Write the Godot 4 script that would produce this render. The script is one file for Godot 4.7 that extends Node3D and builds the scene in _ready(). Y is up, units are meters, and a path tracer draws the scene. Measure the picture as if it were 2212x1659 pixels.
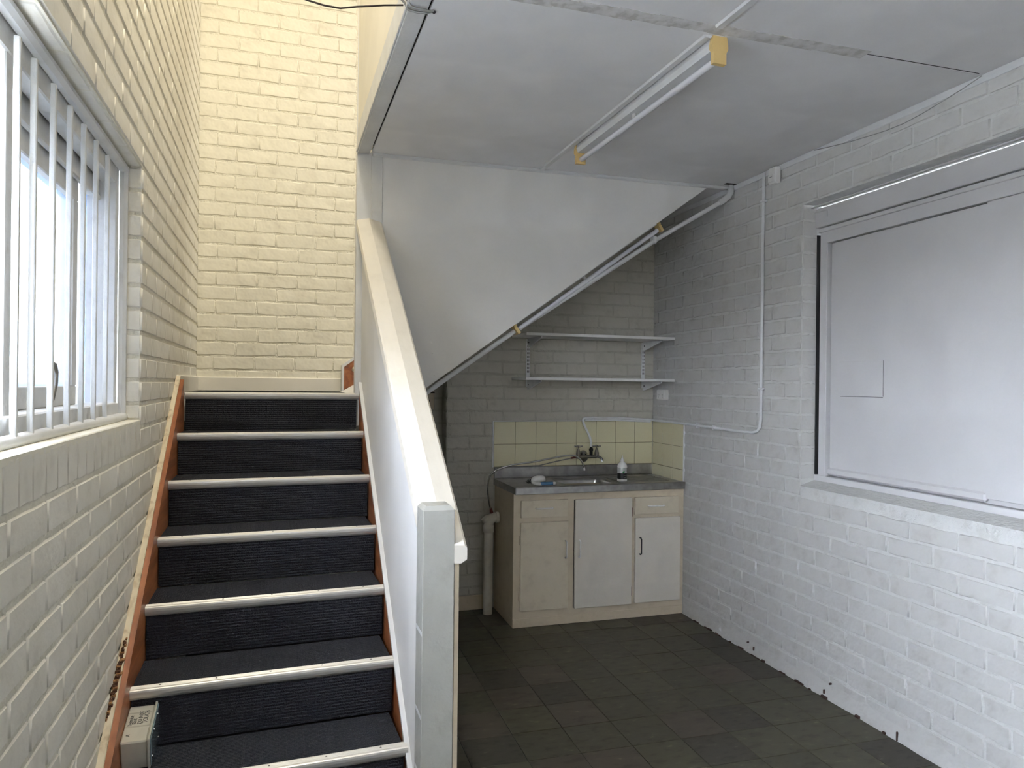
extends Node3D
# Stairwell and kitchenette of a white-painted brick building. x right along the back wall, y up, z towards the viewer; metres.

const H := 2.7913          # ceiling height
const XL := -3.160         # left wall
const RISE := 0.18687
const GOING := 0.2689
const Y0 := 1.4947         # landing
const Z0 := 0.8903         # nosing of the landing
const XS0 := -3.118        # stair left
const XS1 := -2.2633       # stair right
const FPX := 1563.3553
const WA := -0.0196        # the right wall is not quite square to the back wall

var M := {}
var T := {}
var CR: Vector3
var CU: Vector3
var CF: Vector3
var CP := Vector3(-2.679, 1.5547, 4.8348)
var counts := {}
var rng := RandomNumberGenerator.new()

# ------------------------------------------------------------------ mesh helper
class MB:
	var st := SurfaceTool.new()
	var xf := Transform3D()
	func _init() -> void:
		st.begin(Mesh.PRIMITIVE_TRIANGLES)
	func tri(a: Vector3, b: Vector3, c: Vector3, g := -1) -> void:   # counter-clockwise seen from outside
		st.set_smooth_group(g)
		st.add_vertex(xf * a)
		st.add_vertex(xf * c)
		st.add_vertex(xf * b)
	func quad(a: Vector3, b: Vector3, c: Vector3, d: Vector3, g := -1) -> void:
		tri(a, b, c, g)
		tri(a, c, d, g)
	func tuv(a: Vector3, b: Vector3, c: Vector3, ua: Vector2, ub: Vector2, uc: Vector2) -> void:
		st.set_smooth_group(-1)
		st.set_uv(ua); st.add_vertex(xf * a)
		st.set_uv(uc); st.add_vertex(xf * c)
		st.set_uv(ub); st.add_vertex(xf * b)
	func quv(a: Vector3, b: Vector3, c: Vector3, d: Vector3) -> void:  # a lower left, then anticlockwise
		tuv(a, b, c, Vector2(0, 1), Vector2(1, 1), Vector2(1, 0))
		tuv(a, c, d, Vector2(0, 1), Vector2(1, 0), Vector2(0, 0))
	func box(lo: Vector3, hi: Vector3, b := 0.0) -> MB:
		var s := [lo, hi]
		b = minf(b, 0.45 * minf(hi.x - lo.x, minf(hi.y - lo.y, hi.z - lo.z)))
		for ax in 3:
			var a1 := (ax + 1) % 3
			var a2 := (ax + 2) % 3
			for e in 2:
				var p: Array[Vector3] = []
				for k in [[0, 0], [1, 0], [1, 1], [0, 1]]:
					var v := Vector3()
					v[ax] = s[e][ax]
					v[a1] = s[k[0]][a1] + (b if k[0] == 0 else -b)
					v[a2] = s[k[1]][a2] + (b if k[1] == 0 else -b)
					p.append(v)
				if e == 1: quad(p[0], p[1], p[2], p[3])
				else: quad(p[0], p[3], p[2], p[1])
		if b > 0.0:
			for ax in 3:
				var a1 := (ax + 1) % 3
				var a2 := (ax + 2) % 3
				for e in 2:
					for f in 2:
						var p: Array[Vector3] = []
						for k in [[0, 0], [1, 0], [1, 1], [0, 1]]:
							var v := Vector3()
							v[ax] = lo[ax] + b if k[0] == 0 else hi[ax] - b
							v[a1] = s[e][a1] + (0.0 if k[1] == 0 else (b if e == 0 else -b))
							v[a2] = s[f][a2] + ((b if f == 0 else -b) if k[1] == 0 else 0.0)
							p.append(v)
						if (e == f): quad(p[0], p[3], p[2], p[1])
						else: quad(p[0], p[1], p[2], p[3])
			for i in 2:
				for j in 2:
					for k in 2:
						var c := Vector3(s[i].x, s[j].y, s[k].z)
						var d := Vector3(b if i == 0 else -b, b if j == 0 else -b, b if k == 0 else -b)
						var pa := c + Vector3(0, d.y, d.z)
						var pb := c + Vector3(d.x, 0, d.z)
						var pc := c + Vector3(d.x, d.y, 0)
						if (i + j + k) % 2 == 1: tri(pa, pb, pc)
						else: tri(pa, pc, pb)
		return self
	func tube(pts: Array, r: float, n := 10, r1 := -1.0) -> MB:
		if r1 < 0.0: r1 = r
		var rings := []
		var t0: Vector3 = (pts[1] - pts[0]).normalized()
		var up := Vector3.UP if absf(t0.y) < 0.9 else Vector3.RIGHT
		var nn := (up - t0 * up.dot(t0)).normalized()
		for i in pts.size():
			var t: Vector3
			if i == 0: t = t0
			elif i == pts.size() - 1: t = (pts[i] - pts[i - 1]).normalized()
			else: t = ((pts[i + 1] - pts[i]).normalized() + (pts[i] - pts[i - 1]).normalized()).normalized()
			nn = (nn - t * nn.dot(t)).normalized()
			var bb := t.cross(nn)
			var ring := []
			var rr := lerpf(r, r1, float(i) / (pts.size() - 1))
			for k in n:
				var a := TAU * k / n
				ring.append(pts[i] + (nn * cos(a) + bb * sin(a)) * rr)
			rings.append(ring)
		for i in rings.size() - 1:
			for k in n:
				var k2 := (k + 1) % n
				quad(rings[i][k], rings[i][k2], rings[i + 1][k2], rings[i + 1][k], 1)
		for k in n:
			tri(pts[0], rings[0][(k + 1) % n], rings[0][k], 2)
			var l: int = rings.size() - 1
			tri(pts[l], rings[l][k], rings[l][(k + 1) % n], 3)
		return self
	func lathe(prof: Array, n := 16, at := Vector3.ZERO, smooth := true) -> MB:   # (radius, y) from bottom to top
		for i in prof.size() - 1:
			for k in n:
				var a := TAU * k / n
				var b := TAU * (k + 1) / n
				var p := func(q: Vector2, t: float) -> Vector3: return at + Vector3(q.x * cos(t), q.y, -q.x * sin(t))
				quad(p.call(prof[i], a), p.call(prof[i], b), p.call(prof[i + 1], b), p.call(prof[i + 1], a), (5 if smooth else -1))
		return self
	func prism(poly: PackedVector2Array, o: Vector3, u: Vector3, v: Vector3, w: Vector3) -> MB:  # poly in (u,v), extruded by w = +(u x v) side
		if not Geometry2D.is_polygon_clockwise(poly): pass
		else:
			poly = poly.duplicate()
			poly.reverse()
		var ix := Geometry2D.triangulate_polygon(poly)
		var f := func(q: Vector2) -> Vector3: return o + u * q.x + v * q.y
		var flip := u.cross(v).dot(w) < 0.0
		for i in range(0, ix.size(), 3):
			var a: Vector3 = f.call(poly[ix[i]])
			var b: Vector3 = f.call(poly[ix[i + 1]])
			var c: Vector3 = f.call(poly[ix[i + 2]])
			if ((b - a).cross(c - a)).dot(w) < 0.0:
				var t := b
				b = c
				c = t
			tri(a + w, b + w, c + w)
			tri(a, c, b)
		for i in poly.size():
			var a: Vector3 = f.call(poly[i])
			var b: Vector3 = f.call(poly[(i + 1) % poly.size()])
			if flip: quad(b, a, a + w, b + w)
			else: quad(a, b, b + w, a + w)
		return self
	func strip(prof: Array, x0: float, x1: float, g := -1, caps := true) -> MB:   # closed profile of (z,y) points swept along x
		var n := prof.size()
		for i in n:
			var p: Vector2 = prof[i]
			var q: Vector2 = prof[(i + 1) % n]
			quad(Vector3(x0, p.y, p.x), Vector3(x1, p.y, p.x), Vector3(x1, q.y, q.x), Vector3(x0, q.y, q.x), g)
		if caps:
			var pl := PackedVector2Array(prof)
			var ix := Geometry2D.triangulate_polygon(pl)
			for i in range(0, ix.size(), 3):
				for e in 2:
					var x := x1 if e == 1 else x0
					var a := Vector3(x, pl[ix[i]].y, pl[ix[i]].x)
					var b := Vector3(x, pl[ix[i + 1]].y, pl[ix[i + 1]].x)
					var c := Vector3(x, pl[ix[i + 2]].y, pl[ix[i + 2]].x)
					var up := ((b - a).cross(c - a)).x > 0.0
					if up == (e == 1): tri(a, b, c)
					else: tri(a, c, b)
		return self
	func mesh() -> ArrayMesh:
		st.generate_normals()
		return st.commit()

# ------------------------------------------------------------------ scene helpers
func nm(parent: Node, called: String) -> String:
	var key := str(parent.get_instance_id()) + called
	var n: int = counts.get(key, 0)
	counts[key] = n + 1
	return called if n == 0 else "%s_%03d" % [called, n]

func tag(o: Node, label: String, category := "", group := "") -> Node:
	o.set_meta("label", label)
	if category: o.set_meta("category", category)
	if group: o.set_meta("group", group)
	return o

func thing(called: String, label: String, category: String, at := Vector3.ZERO, group := "") -> Node3D:
	var o := Node3D.new()
	o.name = nm(self, called)
	o.position = at
	add_child(o, true)
	tag(o, label, category, group)
	return o

func struct(called: String, label: String, xf := Transform3D()) -> Node3D:
	var o := Node3D.new()
	o.name = called
	o.transform = xf
	add_child(o, true)
	o.set_meta("label", label)
	o.set_meta("kind", "structure")
	return o

func part(called: String, mesh: Mesh, mat: Material, parent: Node, xf := Transform3D()) -> MeshInstance3D:
	var o := MeshInstance3D.new()
	o.name = nm(parent, called)
	o.mesh = mesh
	o.material_override = mat
	o.transform = xf
	parent.add_child(o, true)
	return o

func bx(called: String, lo: Vector3, hi: Vector3, b: float, mat: Material, parent: Node) -> MeshInstance3D:
	return part(called, MB.new().box(lo, hi, b).mesh(), mat, parent)

func mat(c: Color, rough := 0.6, metal := 0.0, bump: Texture2D = null, bump_cm := 0.1, scale := 1.0, tex: Texture2D = null) -> StandardMaterial3D:
	var m := StandardMaterial3D.new()
	m.albedo_color = c
	m.roughness = rough
	m.metallic = metal
	if tex: m.albedo_texture = tex
	if bump:
		m.heightmap_enabled = true
		m.heightmap_texture = bump
		m.heightmap_scale = bump_cm
	if tex or bump:
		m.uv1_triplanar = true
		m.uv1_world_triplanar = true
		m.uv1_scale = Vector3.ONE * scale
	return m

func c8(r: int, g: int, b: int) -> Color:
	return Color8(r, g, b)

func noise(seed_: int, freq: float, oct: int, type := FastNoiseLite.TYPE_SIMPLEX_SMOOTH) -> FastNoiseLite:
	var n := FastNoiseLite.new()
	n.seed = seed_
	n.frequency = freq
	n.fractal_octaves = oct
	n.noise_type = type
	return n

func noise_tex(n: FastNoiseLite, size := 512) -> ImageTexture:
	return ImageTexture.create_from_image(n.get_seamless_image(size, size))

# tint texture: noise between two colours; stretch squeezes it along y
func ramp_tex(n: FastNoiseLite, size: int, cols: Array, offs: Array, sx := 1.0, sy := 1.0) -> ImageTexture:
	var src := n.get_seamless_image(size, size)
	var g := Gradient.new()
	g.offsets = PackedFloat32Array(offs)
	g.colors = PackedColorArray(cols)
	var im := Image.create(size, size, false, Image.FORMAT_RGB8)
	for y in size:
		for x in size:
			im.set_pixel(x, y, g.sample(src.get_pixel(int(x * sx) % size, int(y * sy) % size).r))
	return ImageTexture.create_from_image(im)

func frame_of(u: Vector3, n: Vector3, o: Vector3) -> Transform3D:
	return Transform3D(Basis(u, Vector3.UP, n), o)

func seen(p: Vector3) -> Vector3:     # picture coordinates, only used to pick the bricks that show largest
	var d := p - CP
	var z := d.dot(CF)
	if z < 0.2: return Vector3(-9999, -9999, -1)
	return Vector3(1106 + FPX * d.dot(CR) / z, 829.5 - FPX * d.dot(CU) / z, z)

func _ready() -> void:
	rng.seed = 7
	# ---- camera
	var yaw := 0.3131
	var pit := 0.0008
	var rol := 0.0113
	var r0 := Vector3(cos(yaw), 0, sin(yaw))
	var f0 := Vector3(sin(yaw), 0, -cos(yaw))
	CF = cos(pit) * f0 + sin(pit) * Vector3.UP
	var u1 := -sin(pit) * f0 + cos(pit) * Vector3.UP
	CR = cos(rol) * r0 + sin(rol) * u1
	CU = -sin(rol) * r0 + cos(rol) * u1
	var cam := Camera3D.new()
	cam.name = "camera"
	cam.transform = Transform3D(Basis(CR, CU, -CF), CP)
	cam.fov = rad_to_deg(2.0 * atan(829.5 / FPX))
	cam.near = 0.02
	add_child(cam)
	cam.current = true
	# ---- sky and exposure
	var we := WorldEnvironment.new()
	we.name = "environment"
	var env := Environment.new()
	var sm := ProceduralSkyMaterial.new()
	sm.sky_top_color = c8(214, 224, 243)
	sm.sky_horizon_color = c8(221, 229, 243)
	sm.ground_bottom_color = c8(120, 120, 122)
	sm.ground_horizon_color = c8(190, 196, 206)
	sm.sky_energy_multiplier = 7.8
	sm.ground_energy_multiplier = 3.6
	var sky := Sky.new()
	sky.sky_material = sm
	env.background_mode = Environment.BG_SKY
	env.sky = sky
	env.ambient_light_source = Environment.AMBIENT_SOURCE_DISABLED
	env.tonemap_mode = Environment.TONE_MAPPER_LINEAR
	env.tonemap_exposure = 1.08
	env.sdfgi_enabled = true
	env.ssao_enabled = true
	env.ssil_enabled = true
	we.environment = env
	add_child(we)
	materials()
	shell()
	stairs()
	windows()
	kitchen()
	fittings()

func materials() -> void:
	T.fine = noise_tex(noise(1, 0.03, 4))
	T.lump = noise_tex(noise(2, 0.014, 3))
	T.grain = noise_tex(noise(3, 0.25, 2), 256)
	T.dirt = ramp_tex(noise(4, 0.008, 5), 512, [Color(0.93, 0.925, 0.915), Color(0.985, 0.985, 0.98), Color(1, 1, 1)], [0.0, 0.4, 1.0])
	T.clean = ramp_tex(noise(5, 0.006, 3), 256, [Color(0.965, 0.965, 0.965), Color(1, 1, 1)], [0.2, 0.8])
	T.carpet = ramp_tex(noise(6, 0.35, 2), 512, [c8(20, 21, 30), c8(46, 47, 54), c8(112, 110, 110), c8(170, 166, 160)], [0.2, 0.5, 0.72, 0.95])
	T.wood = ramp_tex(noise(7, 0.01, 4), 256, [c8(118, 66, 38), c8(150, 90, 54), c8(168, 106, 66)], [0.15, 0.5, 0.85])
	T.marble = ramp_tex(noise(8, 0.012, 5), 512, [Color(0.55, 0.54, 0.53), Color(0.70, 0.70, 0.69), Color(0.72, 0.72, 0.72), Color(0.80, 0.80, 0.79), Color(1.0, 1.0, 0.98)], [0.15, 0.38, 0.70, 0.86, 0.95], 1.0, 2.0)
	T.steel = ramp_tex(noise(9, 0.02, 4), 256, [Color(0.82, 0.82, 0.82), Color(0.94, 0.94, 0.94)], [0.2, 0.8])
	T.worn = ramp_tex(noise(10, 0.012, 5), 512, [c8(176, 152, 124), c8(232, 222, 204), c8(240, 232, 216)], [0.18, 0.34, 0.7])
	T.peel = ramp_tex(noise(11, 0.02, 5), 256, [c8(196, 194, 190), c8(222, 221, 219), c8(232, 231, 230)], [0.25, 0.5, 0.8])
	T.mould = ramp_tex(noise(12, 0.05, 2, FastNoiseLite.TYPE_CELLULAR), 512, [c8(70, 68, 66), c8(214, 220, 228), c8(220, 226, 234)], [0.0, 0.12, 1.0])

	M.cream_brick = mat(c8(240, 234, 216), 0.6, 0, T.lump, 0.28, 1.5, T.dirt)
	M.left_brick = mat(c8(240, 235, 222), 0.62, 0, T.fine, 0.12, 1.7, T.dirt)
	M.cream_mortar = mat(c8(234, 228, 210), 0.75, 0, T.fine, 0.4, 2.3, T.dirt)
	M.white_brick = mat(c8(196, 194, 190), 0.6, 0, T.lump, 0.5, 1.9, T.dirt)
	M.white_mortar = mat(c8(206, 205, 201), 0.7, 0, T.fine, 0.4, 2.3, T.dirt)
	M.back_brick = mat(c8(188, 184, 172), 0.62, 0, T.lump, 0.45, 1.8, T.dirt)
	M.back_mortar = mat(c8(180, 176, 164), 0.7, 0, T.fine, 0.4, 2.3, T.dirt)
	M.ceiling = mat(c8(246, 245, 245), 0.8, 0, T.fine, 0.04, 1.2, T.clean)
	M.sheet = mat(c8(242, 240, 236), 0.5, 0, T.fine, 0.03, 1.0, T.clean)
	M.plaster = mat(c8(244, 238, 224), 0.75, 0, T.fine, 0.03, 1.0, T.clean)
	M.trim = mat(c8(224, 224, 223), 0.45, 0, T.fine, 0.06, 3.0, T.clean)
	M.peel = mat(c8(232, 230, 228), 0.75, 0, T.lump, 0.2, 3.0, T.peel)
	M.post = mat(c8(170, 169, 161), 0.42, 0, T.fine, 0.12, 2.2, T.dirt)
	M.rail = mat(c8(232, 225, 212), 0.42, 0, T.fine, 0.08, 1.6, T.dirt)
	M.frame = mat(c8(228, 228, 226), 0.4, 0, T.fine, 0.06, 2.5, T.dirt)
	M.bar = mat(c8(224, 224, 222), 0.4, 0, T.fine, 0.05, 4.0, T.dirt)
	M.mould = mat(c8(240, 242, 246), 0.6, 0, null, 0, 3.0, T.mould)
	M.carpet = mat(c8(140, 142, 156), 0.95, 0, T.grain, 0.4, 2.6, T.carpet)
	M.alu = mat(c8(226, 224, 220), 0.42, 0.6, T.grain, 0.01, 8.0)
	M.screw = mat(c8(120, 118, 114), 0.4, 0.8)
	M.timber = mat(c8(255, 255, 255), 0.38, 0, T.fine, 0.03, 2.5, T.wood)
	M.timber.uv1_scale = Vector3(7, 7, 0.8)
	M.rot = mat(c8(96, 60, 36), 0.95, 0, T.lump, 1.2, 14.0)
	M.rot_light = mat(c8(168, 122, 78), 0.95, 0, T.lump, 0.8, 14.0)
	M.worncap = mat(c8(246, 240, 226), 0.55, 0, T.lump, 0.15, 2.0, T.worn)
	M.board = mat(c8(202, 200, 199), 0.55, 0, T.fine, 0.02, 1.0, T.clean)
	M.dark = mat(c8(24, 22, 20), 0.9)
	M.tiles = [mat(c8(97, 93, 73), 0.5, 0, null, 0, 1.3, T.marble), mat(c8(91, 87, 69), 0.5, 0, null, 0, 1.6, T.marble),
		mat(c8(100, 90, 77), 0.5, 0, null, 0, 1.1, T.marble), mat(c8(83, 78, 66), 0.55, 0, null, 0, 1.9, T.marble)]
	for i in 4: M.tiles[i].uv1_offset = Vector3(0.37, 0.11, 0.53) * i
	M.subfloor = mat(c8(16, 15, 13), 0.9)
	M.splash = mat(c8(216, 209, 174), 0.22)
	M.grout = mat(c8(120, 112, 88), 0.9)
	M.steel = mat(c8(186, 184, 180), 0.3, 0.95, null, 0, 2.0, T.steel)
	M.chrome = mat(c8(200, 200, 200), 0.16, 0.95)
	M.dullchrome = mat(c8(120, 116, 108), 0.3, 0.9, T.fine, 0.05, 10.0)
	M.cab = mat(c8(204, 190, 166), 0.5, 0, T.fine, 0.05, 2.0, T.dirt)
	M.cab_door = mat(c8(210, 199, 177), 0.5, 0, T.fine, 0.05, 2.0, T.dirt)
	M.cab_white = mat(c8(224, 217, 204), 0.5, 0, T.fine, 0.05, 2.0, T.clean)
	M.pvc = mat(c8(226, 220, 206), 0.45, 0, T.fine, 0.03, 4.0, T.dirt)
	M.plastic = mat(c8(232, 230, 226), 0.35)
	M.yellowed = mat(c8(196, 168, 110), 0.5)
	M.tube = mat(c8(240, 240, 244), 0.15)
	M.black = mat(c8(14, 14, 15), 0.5)
	M.ink = mat(c8(16, 14, 16), 0.8)
	M.cable = mat(c8(40, 26, 20), 0.5)
	M.greycable = mat(c8(130, 128, 124), 0.5)
	M.red = mat(c8(98, 26, 18), 0.6)
	M.blue = mat(c8(66, 104, 136), 0.4)
	M.green = mat(c8(40, 110, 60), 0.5)
	M.stationbody = mat(c8(204, 202, 188), 0.5, 0, T.fine, 0.02, 6.0, T.clean)
	M.smoked = mat(c8(120, 134, 140), 0.12, 0.15)
	M.concrete = mat(c8(236, 234, 230), 0.9, 0, T.lump, 0.3, 1.0, T.dirt)  # unseen yard, made pale to throw daylight up at the ceiling
	M.lampglow = mat(c8(255, 240, 210), 0.5)
	M.lampglow.emission_enabled = true
	M.lampglow.emission = c8(255, 226, 170)
	M.lampglow.emission_energy_multiplier = 2.0
	var gm := StandardMaterial3D.new()
	gm.transparency = BaseMaterial3D.TRANSPARENCY_ALPHA
	gm.albedo_color = Color(0.9, 0.95, 1.0, 0.12)
	gm.roughness = 0.05
	M.glass = gm
	# ribbed and cracked film on the old pane: white crack lines on a pale blue film
	var im := Image.create(512, 1024, false, Image.FORMAT_RGBA8)
	im.fill(Color(0.42, 0.62, 0.88, 0.972))
	var rr := RandomNumberGenerator.new()
	rr.seed = 5
	for c in [[Vector2(150, 560), 26], [Vector2(390, 860), 9]]:
		for k in c[1]:
			var a := rr.randf() * TAU
			var d := Vector2(cos(a), sin(a) * 1.6).normalized()
			var p: Vector2 = c[0] + d * rr.randf_range(10, 60)
			for s in int(rr.randf_range(120, 460)):
				if rr.randf() < 0.004: d = d.rotated(rr.randf_range(-0.4, 0.4))
				p += d
				for w in 2:
					var q := Vector2i(p + Vector2(w, 0))
					if q.x >= 0 and q.y >= 0 and q.x < 512 and q.y < 1024:
						im.set_pixelv(q, Color(0.85, 0.92, 1.0, 0.962))
	var fm := StandardMaterial3D.new()
	fm.transparency = BaseMaterial3D.TRANSPARENCY_ALPHA
	fm.albedo_texture = ImageTexture.create_from_image(im)
	fm.roughness = 0.4
	M.cracked = fm
	var pm := StandardMaterial3D.new()
	pm.transparency = BaseMaterial3D.TRANSPARENCY_ALPHA
	pm.albedo_color = Color(0.42, 0.62, 0.88, 0.97)
	pm.roughness = 0.4
	M.film = pm
	var im2 := Image.create(512, 512, false, Image.FORMAT_RGBA8)
	im2.fill(Color(0.40, 0.65, 0.92, 0.56))
	for k in 420:
		var c := Vector2i(rr.randi() % 508 + 2, int(512.0 * pow(rr.randf(), 0.6)) % 508 + 2)
		var sz := 1 + rr.randi() % 3
		im2.fill_rect(Rect2i(c, Vector2i(sz, sz)), Color(0.2, 0.2, 0.22, 0.95))
	var mpm := StandardMaterial3D.new()
	mpm.transparency = BaseMaterial3D.TRANSPARENCY_ALPHA
	mpm.albedo_texture = ImageTexture.create_from_image(im2)
	mpm.roughness = 0.4
	M.mouldpane = mpm

# ------------------------------------------------------------------ brickwork
func brick_mesh(seed_: int, rag: float) -> ArrayMesh:
	var r := RandomNumberGenerator.new()
	r.seed = seed_
	var nx := 4
	var ny := 2
	var L := 0.5
	var g := []
	for j in ny + 3:
		var row := []
		for i in nx + 3:
			var edge := i == 0 or j == 0 or i == nx + 2 or j == ny + 2
			var x := clampf((i - 1.0) / nx, 0, 1)
			var y := clampf((j - 1.0) / ny, 0, 1)
			var px := lerpf(-L + 0.022, L - 0.022, x)
			var py := lerpf(-L + 0.06, L - 0.06, y)
			if i == 0: px = -L
			if i == nx + 2: px = L
			if j == 0: py = -L
			if j == ny + 2: py = L
			var z := 1.0 + r.randf_range(-0.22, 0.22) * rag
			if edge: z = -0.5
			if not edge and (i == 1 or j == 1 or i == nx + 1 or j == ny + 1): z -= 0.1 + 0.2 * r.randf() * rag
			px += r.randf_range(-0.006, 0.006) * rag
			py += r.randf_range(-0.03, 0.03) * rag
			row.append(Vector3(px, py, z))
		g.append(row)
	var m := MB.new()
	for j in ny + 2:
		for i in nx + 2:
			var ci := (i == 0 or i == nx + 1)
			var cj := (j == 0 or j == ny + 1)
			if ci and cj:
				# corner: pull the outer corner in
				var inner: Vector3 = g[1 if j == 0 else ny + 1][1 if i == 0 else nx + 1]
				var a: Vector3 = g[1 if j == 0 else ny + 1][0 if i == 0 else nx + 2]
				var b: Vector3 = g[0 if j == 0 else ny + 2][1 if i == 0 else nx + 1]
				if (i == 0) == (j == 0): m.tri(inner, a, b, 2)
				else: m.tri(inner, b, a, 2)
			else:
				m.quad(g[j][i], g[j][i + 1], g[j + 1][i + 1], g[j + 1][i], 2 if (ci or cj) else 1)
	return m.mesh()

var brick_sets := {}
func bricks_of(rag: float) -> Array:
	if not brick_sets.has(rag):
		var a := []
		for i in 8: a.append(brick_mesh(100 + i, rag))
		brick_sets[rag] = a
	return brick_sets[rag]

# wall with real bricks: local x along the wall, y up, z out of the face
func brick_wall(wall: Node3D, ext: Rect2, hole: Rect2, thick: float, bm: Material, mm: Material, course0: float, pitch: float, phase: float, area: Rect2, skip: Array, o: Dictionary) -> void:
	var depth: float = o.get("depth", 0.004)
	var rag: float = o.get("rag", 1.0)
	var hj: float = o.get("hj", 0.010)
	var vj: float = o.get("vj", 0.009)
	var m := MB.new()
	var lo := ext.position
	var hi := ext.end
	if hole.size.x > 0:
		m.box(Vector3(lo.x, lo.y, -thick), Vector3(hole.position.x, hi.y, 0))
		m.box(Vector3(hole.end.x, lo.y, -thick), Vector3(hi.x, hi.y, 0))
		m.box(Vector3(hole.position.x, lo.y, -thick), Vector3(hole.end.x, hole.position.y, 0))
		m.box(Vector3(hole.position.x, hole.end.y, -thick), Vector3(hole.end.x, hi.y, 0))
	else:
		m.box(Vector3(lo.x, lo.y, -thick), Vector3(hi.x, hi.y, 0))
	part("mortar", m.mesh(), mm, wall)
	var set: Array = bricks_of(rag)
	var r := RandomNumberGenerator.new()
	r.seed = int(o.get("seed", 1))
	var list := []
	var k0 := floori((area.position.y - course0) / pitch)
	var k1 := ceili((area.end.y - course0) / pitch)
	for k in range(k0, k1):
		var ya := maxf(course0 + k * pitch, area.position.y) + hj / 2
		var yb := minf(course0 + (k + 1) * pitch, area.end.y) - hj / 2
		if yb - ya < 0.02: continue
		var s0 := phase + (0.121 if k % 2 != 0 else 0.0) + r.randf_range(-0.012, 0.012)
		var i0 := floori((area.position.x - s0) / 0.242)
		var i1 := ceili((area.end.x - s0) / 0.242)
		for i in range(i0, i1):
			var spans := [[maxf(s0 + i * 0.242, area.position.x) + vj / 2, minf(s0 + (i + 1) * 0.242, area.end.x) - vj / 2]]
			for h in skip:
				if yb > h.position.y + 0.01 and ya < h.end.y - 0.01:
					var next := []
					for sp in spans:
						if sp[1] <= h.position.x or sp[0] >= h.end.x: next.append(sp)
						else:
							if sp[0] < h.position.x: next.append([sp[0], h.position.x])
							if sp[1] > h.end.x: next.append([h.end.x, sp[1]])
					spans = next
			for sp in spans:
				if sp[1] - sp[0] < 0.025: continue
				var b := Basis.from_euler(Vector3(r.randf_range(-0.012, 0.012), r.randf_range(-0.004, 0.004), r.randf_range(-0.004, 0.004)) * rag) * Basis.from_scale(Vector3(sp[1] - sp[0], (yb - ya) * r.randf_range(0.985, 1.0), depth * r.randf_range(0.85, 1.15)))
				list.append([Transform3D(b, Vector3((sp[0] + sp[1]) / 2, (ya + yb) / 2, 0)), r.randi() % 8, 0.0])
	for b in list:
		var c := []
		for q in [Vector3(-0.5, -0.5, 0), Vector3(0.5, -0.5, 0), Vector3(0.5, 0.5, 0), Vector3(-0.5, 0.5, 0)]:
			c.append(seen(wall.transform * (b[0] * q)))
		var inside := false
		for q in c:
			if q.z > 0 and q.x > -20 and q.x < 2232 and q.y > -20 and q.y < 1680: inside = true
		if inside:
			var ar := 0.0
			for i in 4: ar += c[i].x * c[(i + 1) % 4].y - c[(i + 1) % 4].x * c[i].y
			b[2] = absf(ar)
	list.sort_custom(func(a, b): return a[2] > b[2])
	var most: int = o.get("most", 300)
	var rest := []
	for i in list.size():
		if i < most and list[i][2] > 0.0: part("brick", set[list[i][1]], bm, wall, list[i][0])
		else: rest.append(list[i][0])
	if rest.size() > 8:
		var mmesh := MultiMesh.new()
		mmesh.transform_format = MultiMesh.TRANSFORM_3D
		mmesh.mesh = set[0]
		mmesh.instance_count = rest.size()
		for i in rest.size(): mmesh.set_instance_transform(i, rest[i])
		var mi := MultiMeshInstance3D.new()
		mi.name = "brickwork"
		mi.multimesh = mmesh
		mi.material_override = bm
		mi.set_meta("kind", "stuff")
		wall.add_child(mi, true)

func lone_brick(wall: Node3D, bm: Material, u: Vector3, n: Vector3, at: Vector3, l: float, h: float, d: float, rag := 1.0) -> void:
	part("brick", bricks_of(rag)[rng.randi() % 8], bm, wall, Transform3D(Basis(u * l, Vector3.UP * h, n * d) if absf(n.y) < 0.5 else Basis(u * l, n.cross(u) * h, n * d), at))

# ------------------------------------------------------------------ room shell
func right_frame(o := Vector3.ZERO) -> Transform3D:
	var u := Vector3(sin(WA), 0, cos(WA))
	var n := Vector3(-cos(WA), 0, sin(WA))
	var t := frame_of(u, n, Vector3.ZERO)
	t.origin = t * o
	return t

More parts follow.
